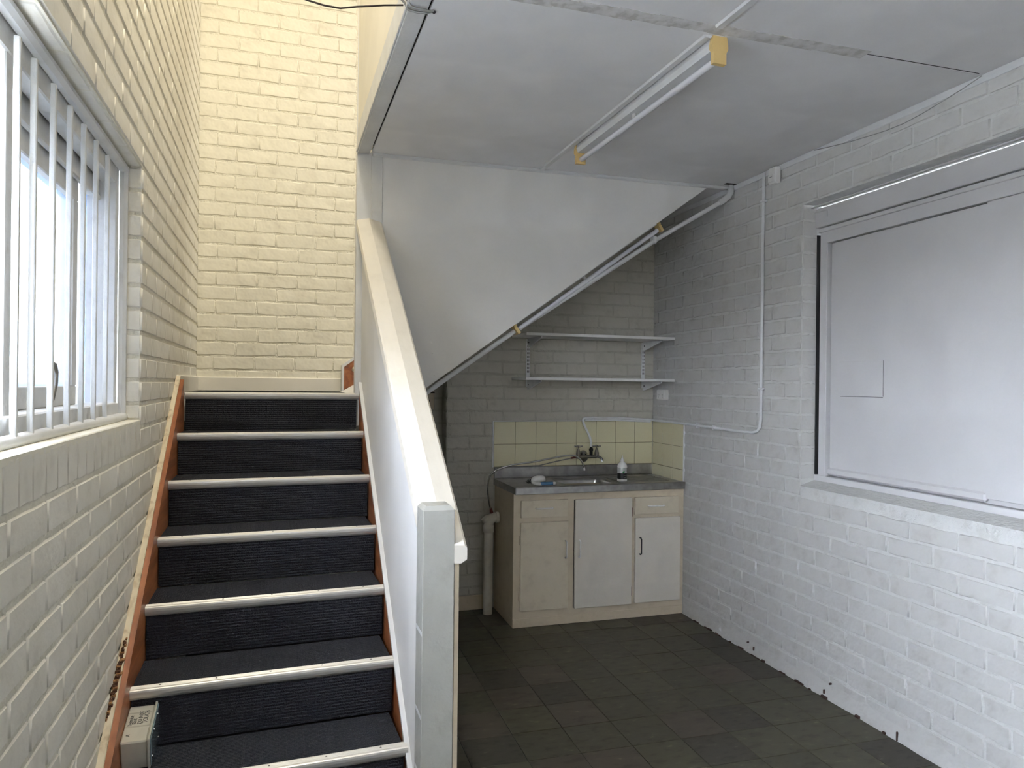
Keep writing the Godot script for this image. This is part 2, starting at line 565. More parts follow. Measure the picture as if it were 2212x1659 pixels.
func shell() -> void:
	# left wall (local x = -z)
	var wl := struct("wall_left", "left wall of cream painted brick beside the stairs, with the barred window in it", frame_of(Vector3(0, 0, -1), Vector3(1, 0, 0), Vector3(XL, 0, 0)))
	var hole := Rect2(-3.55, 1.41, 3.55 - 1.895, 2.337 - 1.41)
	brick_wall(wl, Rect2(-5.15, 0, 5.35, 5.25), hole, 0.24, M.left_brick, M.cream_mortar, 1.296, 0.0866, 0.02, Rect2(-3.9, 0.0, 3.9, 4.3), [Rect2(-3.56, 1.297, 3.56 - 1.895, 2.333 - 1.297)], {"seed": 11, "hj": 0.012, "vj": 0.006, "rag": 0.5, "depth": 0.006})
	var far := MB.new()      # unseen wall behind the viewer, its opening added and sized for daylight
	far.box(Vector3(-7.4, 0, -0.24), Vector3(-5.85, 5.25, 0))
	far.box(Vector3(-5.85, 0, -0.24), Vector3(-5.15, 1.0, 0))
	far.box(Vector3(-5.85, 2.42, -0.24), Vector3(-5.15, 5.25, 0))
	part("mortar", far.mesh(), M.cream_mortar, wl)
	var z := 1.895 + 0.043
	while z < 3.5:    # header bricks under the sill, jamb bricks, lintel bricks
		lone_brick(wl, M.left_brick, Vector3(1, 0, 0), Vector3(0, 0, 1), Vector3(-z, 1.353, 0), 0.081, 0.108, 0.005, 0.7)
		z += 0.087
	for k in range(1, 12):
		lone_brick(wl, M.left_brick, Vector3(0, 0, 1), Vector3(-1, 0, 0), Vector3(-1.895, 1.296 + (k + 0.5) * 0.0866 + (0.014 if k == 1 else 0.0), -0.045), 0.09, 0.076 if k > 1 else 0.05, 0.005, 0.7)
	z = 1.895 + 0.12
	while z < 3.5:
		lone_brick(wl, M.left_brick, Vector3(1, 0, 0), Vector3(0, -1, 0), Vector3(-z, 2.337, -0.05), 0.232, 0.09, 0.004, 0.7)
		z += 0.242
	# back wall of the kitchenette
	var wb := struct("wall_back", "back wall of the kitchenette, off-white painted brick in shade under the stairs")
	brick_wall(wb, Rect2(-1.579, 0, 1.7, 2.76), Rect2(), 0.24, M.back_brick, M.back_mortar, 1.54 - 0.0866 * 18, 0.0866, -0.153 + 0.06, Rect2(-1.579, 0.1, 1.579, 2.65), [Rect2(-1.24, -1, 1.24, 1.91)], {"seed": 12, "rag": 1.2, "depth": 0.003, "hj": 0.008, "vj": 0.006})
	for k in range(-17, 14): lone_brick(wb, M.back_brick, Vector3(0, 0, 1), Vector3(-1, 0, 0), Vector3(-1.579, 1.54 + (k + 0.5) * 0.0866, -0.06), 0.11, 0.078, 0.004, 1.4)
	# back wall of the stairwell, above the landing
	var ws := struct("wall_landing", "cream painted brick wall at the stair landing, lit warm from upstairs")
	brick_wall(ws, Rect2(XL - 0.2, 1.44, 1.16, 3.81), Rect2(), 0.24, M.cream_brick, M.cream_mortar, 1.54, 0.0866, -2.936, Rect2(XL, 1.5, 0.95, 3.0), [], {"seed": 13, "rag": 1.4, "depth": 0.0045, "hj": 0.007, "vj": 0.004})
	var wu := struct("wall_upstairs_back", "cream painted wall upstairs above the second flight")
	bx("plaster", Vector3(-2.2, 1.74, -0.24), Vector3(-1.579, 2.76, 0.0), 0, M.cream_mortar, wu)
	bx("plaster", Vector3(-2.2, 2.76, -0.24), Vector3(0.4, 5.25, 0.0), 0, M.cream_mortar, wu)
	# alcove left of the kitchenette wall, under the landing
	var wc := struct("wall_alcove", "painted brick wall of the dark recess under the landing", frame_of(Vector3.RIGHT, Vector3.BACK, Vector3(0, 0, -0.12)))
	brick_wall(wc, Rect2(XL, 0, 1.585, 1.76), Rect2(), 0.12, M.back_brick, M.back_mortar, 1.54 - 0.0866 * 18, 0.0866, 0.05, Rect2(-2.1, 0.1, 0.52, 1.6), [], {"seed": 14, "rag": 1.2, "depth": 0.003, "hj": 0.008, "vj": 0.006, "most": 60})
	# right wall
	var wr := struct("wall_right", "right wall of white painted brick with a boarded-up window", right_frame())
	brick_wall(wr, Rect2(-0.2, 0, 7.7, 2.82), Rect2(1.652, 1.035, 1.36, 1.493), 0.26, M.white_brick, M.white_mortar, 1.325, 0.0862, 0.07, Rect2(0.0, 0.0, 4.9, 2.78), [Rect2(1.652, 1.03, 1.36, 1.5)], {"seed": 15, "rag": 1.5, "depth": 0.007, "hj": 0.009, "vj": 0.006})
	for k in range(-3, 14): lone_brick(wr, M.white_brick, Vector3(0, 0, -1), Vector3(1, 0, 0), Vector3(1.652, 1.325 + (k + 0.5) * 0.0862 + (0.012 if k == -4 else 0.0), -0.043), 0.085, 0.078, 0.004, 1.6)
	# swollen, dirty plaster skirt along the foot of the right wall
	var sk := MB.new()
	sk.xf = Transform3D()
	var n := 60
	var ra := RandomNumberGenerator.new()
	ra.seed = 3
	var pr := []
	for i in n + 1: pr.append([lerpf(0.48, 5.0, float(i) / n), 0.012 + ra.randf() * 0.008, 0.07 + ra.randf() * 0.05])
	for i in n:
		var a: Array = pr[i]
		var b: Array = pr[i + 1]
		sk.quad(Vector3(a[0], 0, a[1]), Vector3(b[0], 0, b[1]), Vector3(b[0], b[2] * 0.5, b[1] * 0.8), Vector3(a[0], a[2] * 0.5, a[1] * 0.8), 1)
		sk.quad(Vector3(a[0], a[2] * 0.5, a[1] * 0.8), Vector3(b[0], b[2] * 0.5, b[1] * 0.8), Vector3(b[0], b[2], 0.001), Vector3(a[0], a[2], 0.001), 1)
	part("plaster_skirt", sk.mesh(), M.white_brick, wr)
	var gr := MB.new()     # grime in the corner between wall and floor
	for i in 40:
		var zz := ra.randf_range(0.5, 4.4)
		var w := ra.randf_range(0.01, 0.06)
		gr.box(Vector3(zz, 0.0, 0.008), Vector3(zz + w, ra.randf_range(0.003, 0.012), 0.026), 0.002)
	for q in [[1.28, 0.03, 0.022], [1.86, 0.02, 0.022], [2.32, 0.0, 0.042], [1.9, 0.08, 0.01], [1.22, 0.055, 0.008]]:
		gr.box(Vector3(q[0], q[1], 0.004), Vector3(q[0] + 0.009, q[1] + q[2], 0.021), 0.003)
	var grm := part("grime", gr.mesh(), mat(c8(62, 44, 36), 0.95), wr)
	grm.set_meta("kind", "stuff")
	# front wall behind the viewer
	var wf := struct("wall_front", "front wall behind the viewer")
	var fm := MB.new()
	fm.box(Vector3(XL - 0.2, 0, 7.2), Vector3(0.2, 2.9, 7.45))
	part("masonry", fm.mesh(), mat(c8(150, 140, 128), 0.8), wf)
	var gd := struct("ground", "unseen concrete yard outside the building, whitened to bounce daylight onto the ceiling")
	bx("slab", Vector3(-16, -0.3, -8), Vector3(12, -0.06, 24), 0, M.concrete, gd)
	# floor: square vinyl tiles laid slightly out of square
	var fl := struct("floor", "floor of worn olive and brown marbled vinyl tiles")
	bx("screed", Vector3(XL - 0.1, -0.3, -0.2), Vector3(0.2, -0.0035, 7.3), 0, M.subfloor, fl)
	var tm := []
	for i in 3: tm.append(MB.new().box(Vector3(-0.1168 + 0.0003 * i, -0.0032, -0.1168), Vector3(0.1168, 0, 0.1168 - 0.0003 * i), 0.0006).mesh())
	var ca := cos(0.0254)
	var sa := sin(0.0254)
	for j in range(-3, 23):
		for i in range(-6, 5):
			var a := i + 0.5
			var b := j + 0.5
			var p := Vector3(-0.9301 + 0.2367 * (a * ca - b * sa), 0, 0.6113 + 0.2367 * (b * ca + a * sa))
			if p.x > 0.1 + p.z * WA or p.z < -0.09 or (p.x < -2.12 and p.z < 2.8): continue
			var k: int = [0, 0, 1, 1, 2, 0, 3, 1][rng.randi() % 8]
			if p.x > -0.35 and rng.randf() < 0.4: k = 3
			part("floor_tile", tm[rng.randi() % 3], M.tiles[k], fl, Transform3D(Basis(Vector3.UP, -0.0254 + (PI / 2 if rng.randf() < 0.5 else 0.0)) * Basis.from_euler(Vector3(rng.randf_range(-0.002, 0.002), 0, rng.randf_range(-0.002, 0.002))), p))
	# ceiling sheets
	var ce := struct("ceiling", "painted sheet ceiling with cover strips")
	var q := Basis(Vector3.UP, -0.027)
	for s in [[-2.213, -1.2525, 0.9, 2.66], [-1.2495, 0.16, 0.0, 2.685], [-2.213, -1.2525, 2.664, 5.0], [-1.2495, 0.1, 2.689, 5.0], [-2.213, -1.2525, 5.004, 7.3], [-1.2495, 0.1, 5.004, 7.3], [XL - 0.1, -2.216, 3.4, 7.3]]:
		bx("ceiling_sheet", Vector3(s[0], H, s[2]), Vector3(s[1], H + 0.012, s[3]), 0.001, M.ceiling, ce)
	bx("joist_layer", Vector3(-2.23, H + 0.013, 0.98), Vector3(0.16, 2.97, 7.3), 0, M.subfloor, ce)
	bx("joist_layer", Vector3(XL - 0.1, H + 0.013, 3.4), Vector3(-2.23, 2.97, 7.3), 0, M.subfloor, ce)
	# cover strips on the ceiling
	var cs := [Vector2(-0.016, 0), Vector2(-0.012, -0.009), Vector2(0.012, -0.009), Vector2(0.016, 0)]
	var t1 := struct("trim_1", "white cover strip along the ceiling beside the tube light, reaching the sloping panel")
	part("strip", MB.new().strip(cs, 0, 1.72).mesh(), M.trim, t1, Transform3D(Basis(Vector3(0, 0, -1), Vector3.UP, Vector3(1, 0, 0)), Vector3(-1.253, H, 2.624)))
	var t2 := struct("trim_2", "white cover strip on the ceiling nearest the viewer")
	part("strip", MB.new().strip(cs, 0, 2.2).mesh(), M.trim, t2, Transform3D(Basis(Vector3(0, 0, -1), Vector3.UP, Vector3(1, 0, 0)), Vector3(-1.253, H, 4.89)))
	var t3 := struct("trim_3", "flaking plastered joint across the ceiling")
	var pj := MB.new()
	for i in 22:
		var x0 := lerpf(-2.2, -0.62, i / 22.0)
		var x1 := lerpf(-2.2, -0.62, (i + 1) / 22.0)
		var w := 0.026 + ra.randf() * 0.012
		var zc := 2.672 + 0.027 * (x0 + 1.25)
		pj.box(Vector3(x0, H - 0.0012, zc - w), Vector3(x1, H + 0.001, zc + w * 0.8), 0.0)
	part("joint_filler", pj.mesh(), M.peel, t3)
	var hl := part("hairline_gap", MB.new().box(Vector3(-0.62, H - 0.0006, 2.684), Vector3(-0.02, H + 0.001, 2.688)).mesh(), M.dark, t3)
	hl.transform = Transform3D(Basis(Vector3.UP, -0.024), Vector3(0, 0, 0.018)) * Transform3D()
	# panel cladding the second flight
	var pb := Transform3D(Basis(Vector3.UP, -atan(0.0386)), Vector3(0, 0, 0.9744))
	var wp := struct("wall_stair", "smooth white panel cladding the upper flight, with a sloping lower edge", pb)
	part("panel", MB.new().prism(PackedVector2Array([Vector2(-2.2, H + 0.01), Vector2(-2.2, 1.316), Vector2(-1.903, 1.531), Vector2(-0.16, 2.793), Vector2(-0.16, H + 0.01)]), Vector3(0, 0, -0.014), Vector3.RIGHT, Vector3.UP, Vector3(0, 0, 0.014)).mesh(), M.sheet, wp)
	bx("corner_post", Vector3(-2.289, Y0, -0.085), Vector3(-2.212, H + 0.005, 0.004), 0.002, M.trim, wp)
	bx("edge_strip", Vector3(-2.214, 1.6, -0.01), Vector3(-2.153, H - 0.012, 0.009), 0.002, M.trim, wp)
	bx("cornice", Vector3(-2.212, H - 0.018, 0.0), Vector3(0.02, H + 0.004, 0.018), 0.006, M.trim, wp)
	for p in [[-1.875, 1.78], [-1.872, 1.72], [-1.86, 1.60]]:
		part("nail_head", MB.new().lathe([Vector2(0.0045, 0), Vector2(0.003, 0.002), Vector2(0, 0.0025)], 8).mesh(), M.sheet, wp, Transform3D(Basis(Vector3.RIGHT, PI / 2), Vector3(p[0], p[1], 0)))
	# unseen sloping slab added to block light from upstairs, and the landing slab
	var so := struct("ceiling_stair", "underside of the landing and of the upper flight, its unseen slope added to block light")
	part("soffit", MB.new().prism(PackedVector2Array([Vector2(-2.3, 1.30), Vector2(-1.903, 1.585), Vector2(-0.15, 2.845), Vector2(0.1, 2.845), Vector2(0.1, 2.95), Vector2(-0.3, 2.95), Vector2(-1.903, 1.72), Vector2(-2.3, 1.49)]), Vector3(0, 0, 0.0), Vector3.RIGHT, Vector3.UP, Vector3(0, 0, 0.86)).mesh(), M.sheet, so)
	bx("landing_slab", Vector3(XL, Y0 - 0.14, 0), Vector3(-2.29, Y0 - 0.012, Z0 - 0.03), 0, M.sheet, so)
	# fascia beam and upper wall over the stairwell edge
	var fb := struct("trim_4", "grey-white fascia board along the stairwell edge of the ceiling")
	bx("fascia", Vector3(-2.286, H - 0.006, 0.89), Vector3(-2.222, H + 0.13, 3.45), 0.003, M.trim, fb)
	bx("lip", Vector3(-2.294, H - 0.004, 0.89), Vector3(-2.286, H + 0.02, 3.45), 0.002, M.trim, fb)
	var up := struct("wall_upper", "smooth cream upper wall over the stairwell edge")
	bx("plaster", Vector3(-2.285, H + 0.02, 0.885), Vector3(-2.2, 5.25, 3.45), 0, M.plaster, up)
	bx("corner_bead", Vector3(-2.289, H, 0.878), Vector3(-2.272, 5.25, 0.888), 0.002, M.trim, up)
	# upper storey, closed
	var fu := struct("floor_upper", "floor of the upper storey")
	bx("boards", Vector3(-2.2, 2.97, 0.98), Vector3(0.16, 2.985, 4.6), 0, M.timber, fu)
	var us := struct("wall_upstairs", "walls and ceiling of the upper storey")
	bx("balustrade_wall", Vector3(-2.2, 2.985, 0.93), Vector3(-0.5, 3.2, 0.99), 0, M.plaster, us)
	bx("side_wall", Vector3(0.0, 2.76, -0.2), Vector3(0.2, 5.25, 4.7), 0, M.plaster, us)
	bx("end_wall", Vector3(XL, 2.97, 4.5), Vector3(0.2, 5.25, 4.7), 0, M.plaster, us)
	bx("stairwell_end", Vector3(XL, H, 3.4), Vector3(-2.2, 5.25, 3.5), 0, M.plaster, us)
	bx("upper_ceiling", Vector3(XL - 0.2, 5.2, -0.2), Vector3(0.2, 5.35, 4.7), 0, M.ceiling, us)
	# strip under the ceiling along the right wall
	var t5 := struct("trim_5", "flat white strip along the top of the right wall", right_frame())
	bx("strip", Vector3(0.0, H - 0.032, 0.0), Vector3(5.0, H - 0.001, 0.012), 0.002, M.trim, t5)
	# skirtings
	var b1 := struct("baseboard_landing", "cream skirting board round the landing")
	bx("back_board", Vector3(XL, Y0, 0.0), Vector3(-2.287, 1.582, 0.018), 0.004, M.plaster, b1)
	bx("side_board", Vector3(XL, Y0, 0.018), Vector3(XL + 0.018, 1.584, 0.93), 0.004, M.plaster, b1)
	var b2 := struct("baseboard_back", "white skirting board on the kitchenette wall left of the drain pipe")
	bx("board", Vector3(-1.579, 0, 0.0), Vector3(-1.25, 0.1, 0.018), 0.004, M.cab, b2)
	# lamp upstairs, out of the picture
	var lamp := thing("ceiling_lamp", "warm tube lamp on the upstairs ceiling, out of sight above the stairs", "lamp", Vector3(-0.95, 5.1, 1.35))
	bx("batten", Vector3(-0.6, 0.02, -0.05), Vector3(0.6, 0.1, 0.05), 0.005, M.trim, lamp)
	part("glowing_tube", MB.new().tube([Vector3(-0.58, -0.01, 0), Vector3(0.58, -0.01, 0)], 0.018, 10).mesh(), M.lampglow, lamp)
	var al := AreaLight3D.new()
	al.name = "lamp_light"
	al.area_size = Vector2(1.2, 0.12)
	al.position = Vector3(0, -0.04, 0)
	al.rotation = Vector3(-PI / 2, 0, 0)
	al.light_color = Color(1.0, 0.995, 0.97)
	al.light_energy = 3.95
	al.area_range = 12.0
	al.area_attenuation = 2.0
	al.shadow_enabled = true
	lamp.add_child(al)
	var lamp2 := thing("ceiling_lamp", "added warm round lamp on the stairwell ceiling, unseen, brightening the cream upper wall", "lamp", Vector3(-2.75, 5.18, 2.3))  # extra unseen lamp, added to brighten the cream wall over the stairs
	part("base", MB.new().lathe([Vector2(0, -0.02), Vector2(0.12, -0.02), Vector2(0.12, 0.02), Vector2(0, 0.02)], 20).mesh(), M.trim, lamp2)
	part("added_dome", MB.new().lathe([Vector2(0, -0.09), Vector2(0.06, -0.08), Vector2(0.1, -0.05), Vector2(0.11, -0.02)], 20).mesh(), M.lampglow, lamp2)
	var al2 := AreaLight3D.new()
	al2.name = "added_dome_light"
	al2.area_size = Vector2(0.2, 0.2)
	al2.position = Vector3(0, -0.1, 0)
	al2.rotation = Vector3(-PI / 2, 0, 0)
	al2.light_color = Color(1.0, 0.98, 0.92)
	al2.light_energy = 3.8
	al2.area_range = 12.0
	al2.area_attenuation = 2.0
	al2.shadow_enabled = true
	lamp2.add_child(al2)

# ------------------------------------------------------------------ staircase and balustrade
func nline(z: float) -> float:
	return Y0 - (RISE / GOING) * (z - Z0)

func stairs() -> void:
	var st := thing("staircase", "straight flight of dark ribbed carpet steps with aluminium nosings and a timber string", "stairs")
	var tilt := Basis(Vector3.UP, 0.0418)
	# ribbed carpet profiles
	var rib := func(n: int, len: float, amp: float) -> Array:
		var a := []
		for i in n:
			var t0 := len * i / n
			var d := len / n
			a.append(Vector2(t0, 0))
			a.append(Vector2(t0 + d * 0.18, amp))
			a.append(Vector2(t0 + d * 0.62, amp))
			a.append(Vector2(t0 + d * 0.8, 0))
		a.append(Vector2(len, 0))
		return a
	var tread_n := 26
	var tp := []           # (z,y): z towards the viewer; closed loop clockwise so that strip() faces out
	for p in rib.call(tread_n, 0.245, 0.0022): tp.append(Vector2(p.x, p.y))
	tp.append(Vector2(0.245, -0.012))
	tp.append(Vector2(0, -0.012))
	tp.reverse()
	var rp := []
	for p in rib.call(15, 0.158, 0.0028): rp.append(Vector2(p.y, -p.x))
	rp.append(Vector2(-0.012, -0.158))
	rp.append(Vector2(-0.012, 0))
	rp.reverse()
	var W := XS1 - XS0
	var tm := MB.new().strip(tp, -W + 0.004, -0.012).mesh()
	var rm := MB.new().strip(rp, -W + 0.004, -0.012).mesh()
	var lp := []            # landing carpet
	for p in rib.call(90, 0.85, 0.0018): lp.append(Vector2(p.x, p.y))
	lp.append(Vector2(0.85, -0.012))
	lp.append(Vector2(0, -0.012))
	lp.reverse()
	var np := [Vector2(-0.040, 0.0), Vector2(-0.040, 0.0035)]
	for i in 6:
		np.append(Vector2(-0.037 + i * 0.005, 0.0035))
		np.append(Vector2(-0.0355 + i * 0.005, 0.0046))
		np.append(Vector2(-0.0335 + i * 0.005, 0.0046))
	np += [Vector2(-0.004, 0.0036), Vector2(0.0, 0.0012), Vector2(0.0015, -0.004), Vector2(0.0012, -0.012), Vector2(-0.002, -0.022), Vector2(-0.008, -0.029), Vector2(-0.012, -0.031), Vector2(-0.012, -0.008)]
	np.reverse()
	var nmesh := MB.new().strip(np, -W, 0.0).mesh()
	var sc := MB.new().lathe([Vector2(0.0035, 0), Vector2(0.003, 0.0012), Vector2(0.001, 0.0005), Vector2(0, 0.0005)], 8).mesh()
	for k in 8:
		var y := Y0 - RISE * k
		var z := Z0 + GOING * k
		var xf := Transform3D(tilt, Vector3(XS1, y, z))
		if k > 0: part("tread", tm, M.carpet, st, xf * Transform3D(Basis(), Vector3(0, -0.003, -0.278)))
		part("riser", rm, M.carpet, st, xf * Transform3D(Basis(), Vector3(0, -0.028, -0.014)))
		var ns := part("nosing", nmesh, M.alu, st, xf)
		for i in 5: part("screw", sc, M.screw, ns, Transform3D(Basis(), Vector3(-W * (0.1 + 0.2 * i), 0.0042, -0.024)))
	part("landing_carpet", MB.new().strip(lp, XS0 - 0.02, XS1 - 0.03).mesh(), M.carpet, st, Transform3D(Basis(), Vector3(0, Y0 - 0.003, 0.0)))
	# strings
	var poly := func(off: float, z0: float, z1: float, bottom: bool) -> PackedVector2Array:
		var a := PackedVector2Array([Vector2(z0, nline(z0) + off), Vector2(z1, nline(z1) + off)])
		if bottom: a.append_array([Vector2(z1, 0.0), Vector2(z0, 0.0)] if nline(z1) + off > 0.01 else [Vector2(z0, 0.0)])
		return a
	var ls := PackedVector2Array([Vector2(0.945, nline(0.945) + 0.105), Vector2(2.9, nline(2.9) + 0.105), Vector2(2.9, 0), Vector2(0.945, 0.9)])
	var sl := part("string", MB.new().prism(ls, Vector3(-3.136, 0, 0), Vector3(0, 0, 1), Vector3.UP, Vector3(0.0185, 0, 0)).mesh(), M.timber, st)
	sl.set_meta("label", "varnished red-brown timber string")
	var cp := PackedVector2Array([Vector2(0.935, nline(0.935) + 0.117), Vector2(2.9, nline(2.9) + 0.117), Vector2(2.9, 0), Vector2(0.935, 0.9)])
	var cap := part("wall_string", MB.new().prism(cp, Vector3(-3.155, 0, 0), Vector3(0, 0, 1), Vector3.UP, Vector3(0.02, 0, 0)).mesh(), M.worncap, st)
	cap.set_meta("label", "worn cream painted edge of the string along the brick wall")
	# rotten patch eaten out of the string
	var r := RandomNumberGenerator.new()
	r.seed = 9
	var rot := MB.new()
	var rot2 := MB.new()
	for i in 34:
		var t := i / 33.0
		var zz := lerpf(2.19, 2.42, t)
		var w := 0.009 * sin(PI * clampf(t * 0.95 + 0.03, 0, 1)) + 0.003
		var x := lerpf(-3.143, -3.149, t) + r.randf_range(-0.003, 0.003)
		var yy := nline(zz) + 0.117
		var l := r.randf_range(0.006, 0.014)
		(rot if i % 3 else rot2).box(Vector3(x - w * r.randf_range(0.4, 0.9), yy - 0.006, zz - l), Vector3(x + w * r.randf_range(0.4, 0.9), yy + r.randf_range(0.001, 0.0035), zz + l), 0.0015)
	part("rotten_patch", rot.mesh(), M.rot, st).set_meta("label", "termite-eaten rotten patch in the string")
	part("rotten_fibre", rot2.mesh(), M.rot_light, st)
	# right-hand string (hidden but for slivers of timber)
	var rs := PackedVector2Array([Vector2(0.94, 1.533), Vector2(2.6, 0.26), Vector2(2.6, 0), Vector2(0.94, 0)])
	part("string", MB.new().prism(rs, Vector3(-2.268, 0, 0), Vector3(0, 0, 1), Vector3.UP, Vector3(0.011, 0, 0)).mesh(), M.timber, st)
	# start of the upper flight: string on the back wall with white capping
	var uf := thing("upper_flight", "foot of the second flight, red-brown string with white capping at the landing", "stairs", Vector3(-2.286, Y0, 0.02))
	part("string", MB.new().prism(PackedVector2Array([Vector2(0.014, 0), Vector2(0.014, 0.165), Vector2(0.6, 0.59), Vector2(0.6, 0.3), Vector2(0.12, 0)]), Vector3(0, 0, 0.0), Vector3.RIGHT, Vector3.UP, Vector3(0, 0, 0.028)).mesh(), M.timber, uf)
	part("capping", MB.new().prism(PackedVector2Array([Vector2(0.0, 0), Vector2(0.0, 0.172), Vector2(0.6, 0.607), Vector2(0.6, 0.587), Vector2(0.014, 0.162), Vector2(0.014, 0)]), Vector3(0, 0, -0.018), Vector3.RIGHT, Vector3.UP, Vector3(0, 0, 0.052)).mesh(), M.trim, uf)
	part("rail_bracket", MB.new().tube([Vector3(0.075, 0.145, 0.03), Vector3(0.075, 0.145, 0.075), Vector3(0.075, 0.155, 0.085)], 0.013, 10).mesh(), mat(c8(206, 190, 160), 0.5), uf)
	# balustrade
	var ba := thing("balustrade", "white painted solid balustrade with wide sloping handrail and square newel post", "balustrade")
	var slope := 0.752
	var yr := func(z: float) -> float: return 2.432 - slope * (z - 0.886)
	var pn := PackedVector2Array([Vector2(0.90, yr.call(0.90) - 0.03), Vector2(2.62, yr.call(2.62) - 0.03), Vector2(2.62, 0.0), Vector2(0.90, 0.0)])
	part("side_panel", MB.new().prism(pn, Vector3(-2.256, 0, 0), Vector3(0, 0, 1), Vector3.UP, Vector3(0.098, 0, 0)).mesh(), M.sheet, ba)
	bx("outer_cladding", Vector3(-2.162, 0, 2.6), Vector3(-2.148, 1.03, 2.694), 0.001, M.cab, ba)
	var tr := PackedVector2Array([Vector2(0.94, 1.558), Vector2(2.6, 0.285), Vector2(2.6, 0.262), Vector2(0.94, 1.535)])
	part("bottom_trim", MB.new().prism(tr, Vector3(-2.272, 0, 0), Vector3(0, 0, 1), Vector3.UP, Vector3(0.017, 0, 0)).mesh(), M.trim, ba)
	var ut := PackedVector2Array([Vector2(0.92, yr.call(0.92) - 0.035), Vector2(2.6, yr.call(2.6) - 0.035), Vector2(2.6, yr.call(2.6) - 0.05), Vector2(0.92, yr.call(0.92) - 0.05)])
	part("cover_strip", MB.new().prism(ut, Vector3(-2.262, 0, 0), Vector3(0, 0, 1), Vector3.UP, Vector3(0.007, 0, 0)).mesh(), M.trim, ba)
	# handrail: low gabled cap, notched round the newel
	var sec := [Vector2(0, -0.036), Vector2(0.004, -0.005), Vector2(0.010, 0.0), Vector2(0.069, 0.014), Vector2(0.129, 0.002), Vector2(0.137, -0.006), Vector2(0.137, -0.04), Vector2(0.118, -0.052), Vector2(0.02, -0.046)]
	var hr := MB.new()
	var line := func(p: Vector2, t: float) -> Vector3:
		var zz := lerpf(0.884, 2.6, t)
		var x0 := lerpf(-2.290, -2.263, t)
		return Vector3(x0 + p.x, yr.call(zz) + p.y, zz)
	for i in sec.size():
		var a: Vector2 = sec[i]
		var b: Vector2 = sec[(i + 1) % sec.size()]
		for s in 12:
			hr.quad(line.call(a, s / 12.0), line.call(a, (s + 1) / 12.0), line.call(b, (s + 1) / 12.0), line.call(b, s / 12.0))
	var pl := PackedVector2Array(sec)
	var ix := Geometry2D.triangulate_polygon(pl)
	for i in range(0, ix.size(), 3):
		for e in 2:
			var a: Vector3 = line.call(pl[ix[i]], float(e))
			var b: Vector3 = line.call(pl[ix[i + 1]], float(e))
			var c: Vector3 = line.call(pl[ix[i + 2]], float(e))
			if ((b - a).cross(c - a).z > 0) == (e == 1): hr.tri(a, b, c)
			else: hr.tri(a, c, b)
	# the horn that runs past the right of the post
	var horn := [Vector2(-2.166, 0.004), Vector2(-2.1345, 0.002), Vector2(-2.1265, -0.006), Vector2(-2.1265, -0.04), Vector2(-2.146, -0.052), Vector2(-2.166, -0.051)]
	var hz := [2.6, 2.706]
	for i in horn.size():
		var a: Vector2 = horn[i]
		var b: Vector2 = horn[(i + 1) % horn.size()]
		var p := func(q: Vector2, z: float) -> Vector3: return Vector3(q.x, yr.call(z) + q.y, z)
		hr.quad(p.call(a, hz[0]), p.call(a, hz[1]), p.call(b, hz[1]), p.call(b, hz[0]))
		if i > 0 and i < horn.size() - 1: hr.tri(p.call(horn[0], hz[1]), p.call(b, hz[1]), p.call(a, hz[1]))
	part("handrail", hr.mesh(), M.rail, ba)
	# newel post with chamfered top
	var np2 := MB.new()
	np2.box(Vector3(-2.262, 0, 2.603), Vector3(-2.165, 1.176, 2.703), 0.002)
	var lo := Vector3(-2.2615, 1.174, 2.6035)
	var hi := Vector3(-2.1655, 1.187, 2.7025)
	var c := [Vector3(lo.x, lo.y, hi.z), Vector3(hi.x, lo.y, hi.z), Vector3(hi.x, lo.y, lo.z), Vector3(lo.x, lo.y, lo.z)]
	var d := [Vector3(lo.x + 0.011, hi.y, hi.z - 0.011), Vector3(hi.x - 0.011, hi.y, hi.z - 0.011), Vector3(hi.x - 0.011, hi.y, lo.z + 0.011), Vector3(lo.x + 0.011, hi.y, lo.z + 0.011)]
	for i in 4: np2.quad(c[i], c[(i + 1) % 4], d[(i + 1) % 4], d[i])
	np2.quad(d[0], d[1], d[2], d[3])
	part("newel_post", np2.mesh(), M.post, ba)
	for q in [[0.37, 0.0], [0.55, 0.0], [0.80, 0.0]]:
		bx("paint_patch", Vector3(-2.2626, q[0], 2.612), Vector3(-2.2615, q[0] + 0.012, 2.70), 0, M.trim, ba)
	termite_station()

